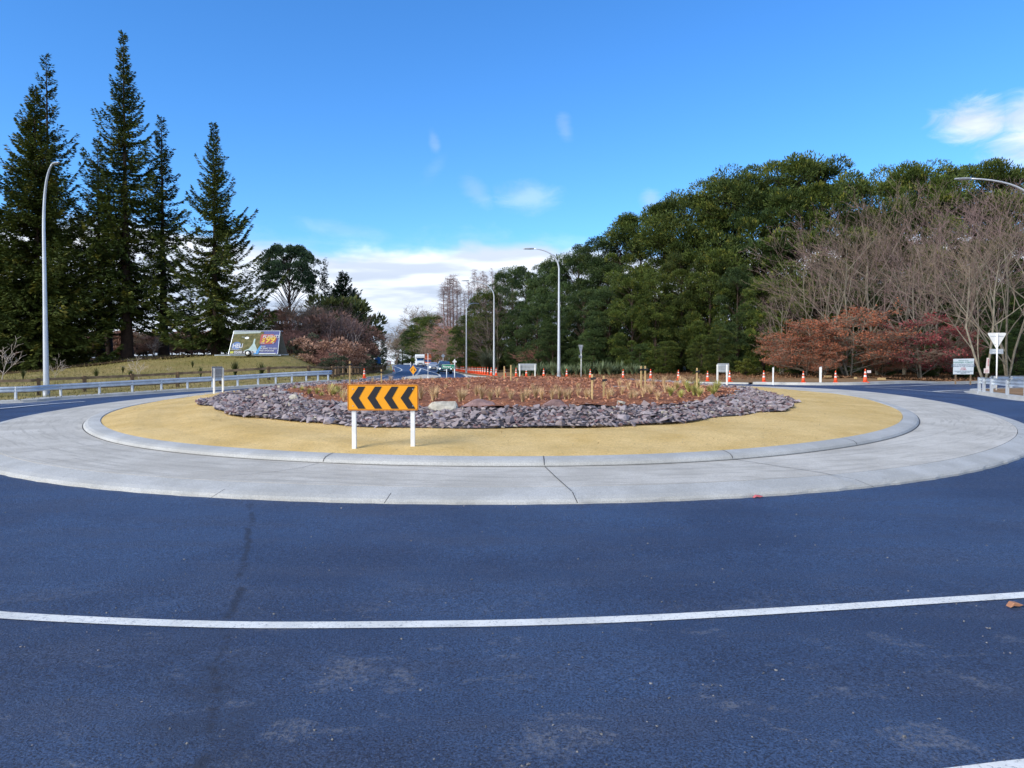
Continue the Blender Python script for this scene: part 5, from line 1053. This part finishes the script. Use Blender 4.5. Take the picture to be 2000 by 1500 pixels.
for px, ty, Y, w, lb in ((459, 701, 62, 1.0, 'young bushy evergreen on the grass bank below the billboard, left one'), (511, 706, 62, 1.2, 'young bushy evergreen on the grass bank below the billboard, right one'), (188, 716, 60, .9, 'small dark green plant on the bank in front of the redwoods'), (240, 712, 66, .8, 'tiny evergreen on the bank in front of the thick trunk'), (376, 702, 70, .8, 'small brownish plant near the top of the bank'), (392, 714, 62, .9, 'small evergreen just left of the board back on the left'), (45, 720, 62, 1.0, 'small green plant at the far left of the bank'), (255, 720, 61, 1.0, 'low brown-green plant beside the pale sapling')):
    tree('yconi' if px % 2 else 'yconj', px, ty, Y, lb, 'young plant', 'young plants on the left bank', w, name='young_plant')
# right: evergreen mass
for i in range(4): reg('wt%d' % i, billow(61+i, 20, (4.9, 5.3, 4.6, 5.1)[i], .3, (96, 104, 90, 100)[i], 600, 'wattle', .29, crs=1.25))
for i in range(3): reg('wd%d' % i, billow(71+i, 20, (4.8, 5.1, 4.6)[i], .3, (108, 116, 100)[i], 500, 'wattle2', .28, crs=1.08))
PUFF = lambda f: .25+.8*math.sin(min(1, f*1.2+.1)*math.pi*.62)*(1-.6*max(0, f-.75)/.25)
reg('wt4', billow(66, 20, 4.6, 5.5, 60, 620, 'wattle', .30, PUFF, 1.35)); reg('wt5', billow(67, 20, 3.6, 2.5, 70, 480, 'wattle2', .34, lambda f: .35+.9*math.sin(f*2.6+.3), 1.0))
G3 = 'dense evergreen trees right of the road'
BT = [(1000,515,112,'slim dark evergreen at the left end of the tall tree mass'),(1028,520,104,'evergreen forming the left shoulder of the tree mass'),(1062,512,100,'evergreen just left of the middle street lamp head'),(1095,490,96,'evergreen right behind the arm of the main street lamp'),(1130,474,94,'evergreen with its top just right of the lamp arm'),(1168,458,92,'evergreen third step up the sloping skyline'),(1210,440,90,'evergreen halfway up the sloping skyline'),(1252,414,88,'evergreen with a small tuft on top, middle of the skyline'),(1296,396,86,'evergreen with its top beside the little white cloud'),(1345,362,84,'evergreen on the upper part of the sloping skyline'),(1392,342,84,'evergreen with a bulging dark top on the upper skyline'),(1440,328,80,'tall bright-leaved evergreen at the shoulder of the high trees'),(1492,322,80,'tall evergreen beside the highest one on its left'),(1545,308,78,'highest evergreen, left half of the summit'),(1600,302,77,'highest evergreen, right half of the summit'),(1642,350,80,'evergreen just right of the summit behind the bare trees'),(1690,334,82,'small round evergreen top right of the summit'),(1748,316,84,'evergreen top with a dark left side behind bare trees'),(1800,309,82,'evergreen top behind the tallest bare twigs'),(1850,345,86,'dark evergreen behind the end of the right lamp arm'),(1900,310,84,'pointed evergreen top above the right lamp arm'),(1960,322,84,'evergreen top above the right lamp arm near the edge'),(2015,322,84,'evergreen cut by the right edge of the view')]
for i, (px, ty, Y, lb) in enumerate(BT): tree(('wd%d' % (i % 3) if px < 1240 else ('wt3', 'wt0', 'wt4', 'wt2', 'wt1', 'wd1', 'wt0')[i % 7]), px, ty, Y, lb, 'evergreen tree', G3, 1.05 if px < 1640 else .95, name='evergreen_tree')
G4 = 'lower evergreen trees along the front of the mass'
for i, (px, ty, Y, w, lb) in enumerate(((1010,600,98,1.5,'lower evergreen left of the flax row end'),(1050,590,92,1.6,'lower evergreen above the wide grey board back'),(1090,570,90,1.5,'lower evergreen directly behind the main lamp post'),(1140,560,87,1.5,'lower evergreen behind the turned triangular sign'),(1190,555,84,1.5,'lower evergreen above the right end of the flax row'),(1235,520,82,1.3,'lower evergreen in the middle of the tree wall'),(1280,530,80,1.4,'lower evergreen beside the dark hollow'),(1330,490,80,1.1,'evergreen with a pale tufted top inside the tree wall'),(1385,498,78,1.2,'evergreen with drooping limbs right of the tufted one'),(1440,515,75,1.2,'lower evergreen above the two-post board'),(1490,540,73,1.3,'lower evergreen left of the red-leaved trees'),(1405,640,70,2.0,'bright bushy evergreen behind the two-post board'),(1370,668,72,2.2,'low bushy evergreen left of the two-post board'),(1300,665,77,2.3,'low bushy evergreen behind the staked pair'),(1250,670,80,2.3,'low bushy evergreen at the right end of the flax row'),(1160,640,84,2.0,'low dark evergreen behind the flax row'),(1080,640,88,2.0,'low dark evergreen behind the main lamp foot'),(1540,560,72,1.3,'dark evergreen behind the left red-leaved branches'),(1600,520,74,1.2,'dark evergreen behind the first bare tree'),(1660,540,74,1.3,'dark evergreen between the first two bare trees'),(1720,520,75,1.3,'dark evergreen behind the orange-leaved tree'),(1780,540,75,1.3,'dark evergreen behind the crimson leaves'),(1840,530,75,1.3,'dark evergreen left of the big grey trunk'),(1900,540,73,1.3,'dark evergreen behind the notice board'),(1955,560,69,1.5,'dark evergreen behind the triangular sign'),(2010,540,68,1.4,'dark evergreen at the right edge behind the guardrail'),(1985,640,66,2.0,'low black-green bush at the right edge'),(1560,655,68,1.8,'low dark bush under the red-leaved branches'),(1640,670,68,2.0,'low dark bush behind the orange-leaved tree foot'),(1730,668,68,2.0,'low dark bush left of the crimson leaves'),(1810,668,68,2.0,'low dark bush left of the notice board'),(1880,668,67,2.0,'low dark bush behind the notice board'))):
    tree(('wd%d' % (i % 3) if px < 1180 or px > 1540 else ('wt1', 'wt2', 'wt3', 'wt0', 'wd0')[i % 5]), px, ty, Y, lb, 'evergreen tree', G4, w*.80, name='evergreen_tree')
tree('shrubY', 1455, 698, 66, 'yellow-green bush just right of the two-post board', 'bush', None, 1.2, name='bush'); tree('shrubD', 1478, 716, 66, 'small dull green bush right of the yellow-green one', 'bush', None, 1.2, name='bush')
# right: bare trees with clinging leaves
reg('bt0', bare(71, 15, .58, 5, 'twig2', .32, .14, (6, 4, 4, 3, 2), fork=2, r0=.19, trunkmat='bark2', twigr=.010)); reg('bt1', bare(72, 15, .66, 5, 'twig', .28, .16, (10, 4, 4, 3, 2), r0=.20, trunkmat='bark2', twigr=.010)); reg('bt2', bare(73, 15, .54, 5, 'twig', .38, .14, (5, 4, 3, 3, 2), fork=3, r0=.16, trunkmat='bark2', twigr=.010))
reg('rl0', bare(81, 7, .95, 5, 'twig2', .05, .10, (9, 5, 4, 4, 3), fork=2, r0=.13, trunkmat='bark2', horiz=.45, twigr=.012, lf=lambda p: math.sin(p.x*1.3+1)*math.sin(p.y*1.5)*math.sin(p.z*2.6+.5) > -.14, lmat='rust', lden=2)); reg('rl1', bare(82, 6, .95, 5, 'twig2', .05, .10, (8, 5, 4, 4, 3), fork=2, r0=.10, trunkmat='bark2', horiz=.5, twigr=.012, lf=lambda p: math.sin(p.x*1.1+2)*math.sin(p.y*1.4)*math.sin(p.z*2.2) > .0, lmat='crim', lden=2))
G5 = 'leafless trees along the right'
for k, px, ty, Y, w, lb, rz in (('bt0', 1650, 352, 66, 1.25, 'large leafless tree with pale forked limbs left of the red leaves', .3), ('bt2', 1606, 395, 69, .95, 'leafless tree with upswept purple-grey twigs in front of the summit evergreens', 1.2), ('bt1', 1715, 350, 68, 1.15, 'leafless tree behind the orange-leaved tree', 2.0), ('bt0', 1765, 342, 71, 1.1, 'leafless tree with dense brown twigs right of centre of the thicket', 3.0), ('bt2', 1828, 330, 69, 1.1, 'leafless tree with the tallest thin twigs against the sky', 4.0), ('bt1', 1876, 335, 70, 1.1, 'leafless tree under the end of the right lamp arm', 5.0), ('bt0', 1924, 322, 59, 1.15, 'big leafless tree with a stout pale trunk behind the notice board', .9), ('bt2', 1968, 335, 64, 1.2, 'leafless tree just right of the stout trunk', 2.5), ('bt1', 2020, 330, 62, 1.2, 'leafless tree at the right edge of the view', 3.6), ('bt1', 1530, 500, 67, .6, 'small leafless sapling in front of the dark evergreens', 1.5), ('bt1', 1800, 430, 63, 1.0, 'shorter leafless tree left of the crimson leaves', 2.2)):
    tree(k, px, ty, Y, lb, 'bare tree', G5, w*.80, name='bare_tree', rz=rz)
G6 = 'trees still holding red leaves'
for k, px, ty, Y, w, lb, rz in (('rl0', 1660, 588, 62, 1.55, 'low spreading tree covered in orange-brown leaves', 0), ('rl0', 1575, 612, 63, 1.6, 'rust-leaved tree with branches reaching left over the verge', 1.5), ('rl1', 1795, 610, 64, 1.5, 'low tree with crimson leaves left of the notice board', 1.0), ('rl0', 1725, 655, 64, 1.2, 'small rust-leaved tree right of the orange-brown one', 3.0), ('rl1', 1865, 630, 66, 1.0, 'dark red-leaved tree above the notice board', 4.0), ('rl0', 1525, 640, 66, 1.2, 'smallest rust-leaved tree at the left of the red group', 4.4), ('rl0', 1610, 655, 61, 1.2, 'small rust-leaved tree low beside the orange-brown one', 2.2)):
    tree(k, px, ty, Y, lb, 'red-leaved tree', G6, w*.66, name='red_leaved_tree', rz=rz)
# middle distance right of the far road
tree('wd0', 805, 640, 272, 'dark rounded tree nearest the road crest on the right', 'evergreen tree', 'roadside trees right of the far road', 1.5, name='evergreen_tree'); tree('wd1', 786, 655, 300, 'small dark tree right at the road crest', 'evergreen tree', 'roadside trees right of the far road', 1.5, name='evergreen_tree')
for i, (px, ty, Y, w, lb) in enumerate(((825, 618, 268, 1.4, 'dark blue-green roadside tree above the campervan'), (847, 612, 238, 1.3, 'dark roadside tree above the orange truck'), (872, 640, 186, 1.5, 'low dark tree behind the oncoming cars'), (903, 636, 140, 1.4, 'low dark tree above the cone line'), (938, 590, 118, 1.2, 'olive evergreen between the two thin lamp posts'), (950, 562, 112, 1.0, 'pointed olive evergreen left of the middle lamp post'), (915, 615, 122, 1.2, 'olive evergreen behind the farthest lamp post'), (975, 610, 106, 1.6, 'dark evergreen just right of the middle lamp post'), (940, 640, 112, 1.8, 'low dark evergreen at the foot of the olive ones'))):
    tree('wt%d' % (i % 4), px, ty, Y, lb, 'evergreen tree', 'roadside trees right of the far road', w, name='evergreen_tree')
for k, px, ty, Y, w, lb in (('bareW', 775, 628, 292, 1.0, 'hazy leafless tree at the road crest'), ('bareW', 820, 590, 280, .8, 'leafless tree behind the dark roadside tree'), ('bareW', 835, 600, 276, .8, 'pinkish leafless tree left of the larches'), ('bareR', 884, 618, 172, 1.3, 'brown leafless roadside bush left of the farthest lamp'), ('bareW', 866, 625, 200, 1.2, 'brown tangled bush above the silver car'), ('bareW', 900, 645, 150, 1.4, 'brown tangled bush right of the silver car'), ('bareR', 850, 664, 228, 1.5, 'low brown thicket behind the orange truck'), ('bareR', 924, 665, 126, 1.4, 'low brown thicket beside the cone line'), ('bt2', 972, 560, 104, .9, 'grey leafless tree right of the middle lamp post'), ('bt1', 957, 610, 104, 1.0, 'grey leafless tree behind the middle lamp post'), ('bareR', 1035, 668, 96, 1.4, 'leafless brush above the flax, left part'), ('bareR', 1150, 690, 90, 1.4, 'leafless brush above the flax, right part')):
    tree(k, px, ty, Y, lb, 'bare tree' if k != 'bareR' else 'brush', 'leafless growth right of the far road', w, name='bare_tree' if k != 'bareR' else 'brush')
reg('lar0', larch(91)); reg('lar1', larch(92)); reg('lar2', larch(93, 20, 110))
LAR = [(868, 552), (874, 540), (880, 536), (886, 535), (892, 545), (900, 556), (908, 566), (915, 548), (921, 558), (927, 524), (933, 540), (938, 530), (944, 528), (950, 535), (961, 521), (966, 540), (971, 530), (978, 528), (985, 540), (1000, 527)]
wd_ = ['leftmost', 'second', 'third', 'fourth', 'fifth', 'sixth', 'seventh', 'eighth', 'ninth', 'tenth', 'eleventh', 'twelfth', 'thirteenth', 'fourteenth', 'fifteenth', 'sixteenth', 'seventeenth', 'eighteenth', 'nineteenth', 'rightmost']
for i, (px, ty) in enumerate(LAR): tree('lar%d' % (i % 3), px, ty, 188+(i*37 % 16), 'bare straight-stemmed larch against the cloud, %s of the row from the left' % wd_[i], 'larch tree', 'bare larches against the cloud', 2.0 if i < 5 else 1.2, name='larch_tree')
# flax row and pale bush
FL = [bladetuft(200+i, 75, 2.0, 1.25, .10, M['flax'], .75, 'flax_blades') for i in range(4)]
fx = 1006; i = 0
nm = ['first', 'second', 'third', 'fourth', 'fifth', 'sixth', 'seventh', 'eighth', 'ninth', 'tenth', 'eleventh', 'twelfth', 'thirteenth', 'fourteenth', 'fifteenth', 'sixteenth', 'seventeenth', 'eighteenth', 'nineteenth', 'twentieth', 'twenty-first', 'twenty-second', 'twenty-third', 'twenty-fourth', 'twenty-fifth', 'twenty-sixth', 'twenty-seventh', 'twenty-eighth', 'twenty-ninth', 'thirtieth']
while fx < 1256 and i < 30:
    Y = 79.5-(fx-1006)*.014+(i*7 % 5)*.5; x = gx(fx, Y); o = link('flax_plant', FL[i % 4]); k = random.uniform(.66, .9)*(1.0 if fx < 1210 else .8); o.location = gp(x, Y, .1); o.scale = (k*1.2, k*1.2, k); o.rotation_euler = (0, 0, random.uniform(0, 6.28)); tag(o, 'green flax plant with strappy leaves, %s from the left end of the row' % nm[i], 'flax plant', 'flax row at the foot of the trees'); fx += random.uniform(8, 10.5); i += 1
tu = bladetuft(300, 260, 4.2, 2.4, .07, M['sage'], .8, 'grass_blades'); o = link('tussock', tu); x = gx(950, 96); o.location = gp(x, 96, .1); o.scale = (1.0, 1.0, .85); tag(o, 'big pale grey-green tussock left of the middle lamp post', 'tussock')
# ---------------------------------------------------------------- litter and small things on the ground
def pebble(px, py, s, m='boulderg'):
    v = hit(px, py); k = random.randrange(12); V, Fc = ROCKS[k]; key = ('pb', k, m)
    if key not in PROTO: PROTO[key] = mkmesh('pebble', V, Fc, M[m])
    o = link('pebble', PROTO[key]); r = s/2/F*v.y; o.location = (v.x, v.y, v.z+r*.3); o.scale = (r, r, r*.8); o.rotation_euler.z = random.uniform(0, 6); tag(o, 'small loose grey pebble lying on the dark asphalt', 'pebble', 'loose pebbles on the asphalt')
for px, py, s in ((192,1271,8),(195,1302,6),(41,1264,7),(49,1264,5),(685,1345,8),(688,1349,6),(735,1390,5),(277,1371,6),(294,1380,5),(437,1425,7),(63,1456,7),(1394,1292,6),(1529,1328,7),(1373,1338,6),(1666,1393,7),(1456,1470,9),(1399,1410,7),(1096,1427,6),(1575,1445,5),(1560,1447,4),(1961,1276,6),(1973,1276,6),(1919,1243,5),(1773,1155,6),(1927,1227,7),(1766,1314,6),(272,1453,6),(598,1378,5),(857,1474,5),(170,1235,5),(906,989,6),(666,993,6)): pebble(px, py, s)
for px, py, mat, lb, L in ((1981, 1185, 'rust', 'flat tan fallen leaf on the asphalt at the right edge', .10), (1480, 972, 'crim', 'crushed pink scrap lying against the outer kerb', .12)):
    v = hit(px, py, G); g2 = np.random.default_rng(5); o = link('fallen_leaf' if mat == 'rust' else 'litter_scrap', MB().prism([(-L*.5, 0), (-L*.2, .012), (L*.15, .006), (L*.5, .016), (L*.1, .03), (-L*.25, .034)], -.03, .02).mesh('leaf', simple('tan_leaf' if mat == 'rust' else 'pink_plastic', (.36, .17, .09) if mat == 'rust' else (.50, .12, .14), .6), bevel=.004)); o.location = v+Vector((0, 0, .002)); o.rotation_euler = (0, 0, .1); tag(o, lb, 'leaf' if mat == 'rust' else 'litter')
v = hit(1213, 757); o = MB().box((0, 0, .03), (.62, .05, .04)).build('metal_rod', M['galvd']); o.location = v; tag(o, 'thin grey rod lying on the bark between the grass tufts', 'rod')
v = hit(1213, 795); o = link('pale_rock', RKM[3].copy()); o.data.materials[0] = M['boulderw']; o.location = v+Vector((0, 0, .1)); o.scale = (.15, .12, .12); tag(o, 'small whitish rock where bark meets stones, right of the reddish boulder', 'rock')
for i, (px, py) in enumerate(((1671, 745), (1722, 747), (1617, 742))):
    v = hit(px, py, G); o = MB().box((0, 0, .1), (.55 if i else .2, .15, .16)).build('timber_offcut', M['timber'], bevel=.02); o.location = v+Vector((0, 0, .15)); tag(o, ('pale timber offcut lying left of the rightmost cone', 'pale timber offcut lying right of the rightmost cone', 'tiny pale block on the verge left of the paired posts')[i], 'timber')
n = 9000; t = rng.uniform(-math.pi, math.pi, n); r0_, r1_ = rad(RS, t), rad(RI, t); r = r0_+(r1_-.05-r0_)*rng.uniform(0, 1, n); x = CX+r*np.cos(t); y = CY+r*np.sin(t); z = base(x, y)+isl(x, y)+.012
D = rvec(n); D[:, 2] = np.abs(D[:, 2])*.16; D = nrm(D); S = nrm(np.cross(D, rvec(n)*.3+np.array([0, 0, 1]))); V, Fq = quadcloud(np.stack([x, y, z], 1), D*rng.uniform(.02, .11, n)[:, None], S*rng.uniform(.002, .006, n)[:, None])
tag(link('straw_fibres', mkmesh('straw_fibres', V, Fq, foliage('straw_fibre', (.16, .10, .04), (.72, .56, .30), None, 9))), 'loose straw fibres lying on the sandy ring of the island', 'straw', kind='stuff')
pv = []; pf = []; nb = 0
for i in range(750):
    y = 2.4+6.2*rng.random()**1.5; x = rng.uniform(-.72, .72)*y; s_ = float(np.clip(rng.lognormal(-5.35, .45), .0022, .011)); V = ROCKS[i % 12][0]*s_+np.array((x, y, float(base(x, y))+s_*.3)); pv.append(V); pf.append(ROCKS[i % 12][1]+nb); nb += len(V)
tag(link('grit', mkmesh('grit', np.concatenate(pv), np.concatenate(pf), simple('road_grit', (.16, .16, .16), .9, var=.5, sc=40))), 'fine loose grit scattered over the dark asphalt', 'grit', kind='stuff')
# dry stalks and grass scattered on both verges
n = 26000; x = rng.uniform(-62, 0, n); y = rng.uniform(40, 92, n); k = inpoly(x, y, PAs+[(-700, 330), (-700, 20)]); x, y = x[k], y[k]; n = len(x); z = G(x, y)+.12; D = rvec(n); D[:, 2] = np.abs(D[:, 2])+.5; D = nrm(D); S = nrm(np.cross(D, rvec(n))); V, Fq = quadcloud(np.stack([x, y, z], 1), D*rng.uniform(.10, .34, n)[:, None], S*.02)
M['gl'] = foliage('grass_blades', (.17, .15, .045), (.30, .24, .10), (.10, .13, .03), .12); tag(link('grass', mkmesh('grass', V, Fq, M['gl'])), 'short dry yellow-green grass covering the left bank', 'grass', kind='stuff')
n = 26000; x = rng.uniform(2, 60, n); y = rng.uniform(57, 88, n); k = inpoly(x, y, PBs+[(700, 130), (700, 330)]) & (G(x, y) > -9) & (y > 58+np.abs(x-26)*.05); x, y = x[k], y[k]; n = len(x); z = G(x, y)+.2; D = rvec(n); D[:, 2] = np.abs(D[:, 2])*.7; D = nrm(D); S = nrm(np.cross(D, rvec(n))); V, Fq = quadcloud(np.stack([x, y, z], 1), D*rng.uniform(.10, .30, n)[:, None], S*.03)
tag(link('leaf_litter', mkmesh('leaf_litter', V, Fq, foliage('litter', (.13, .06, .03), (.26, .14, .07), None, .8))), 'brown fallen leaves under the trees on the right', 'leaf litter', kind='stuff')
print('objects', len(bpy.data.objects))
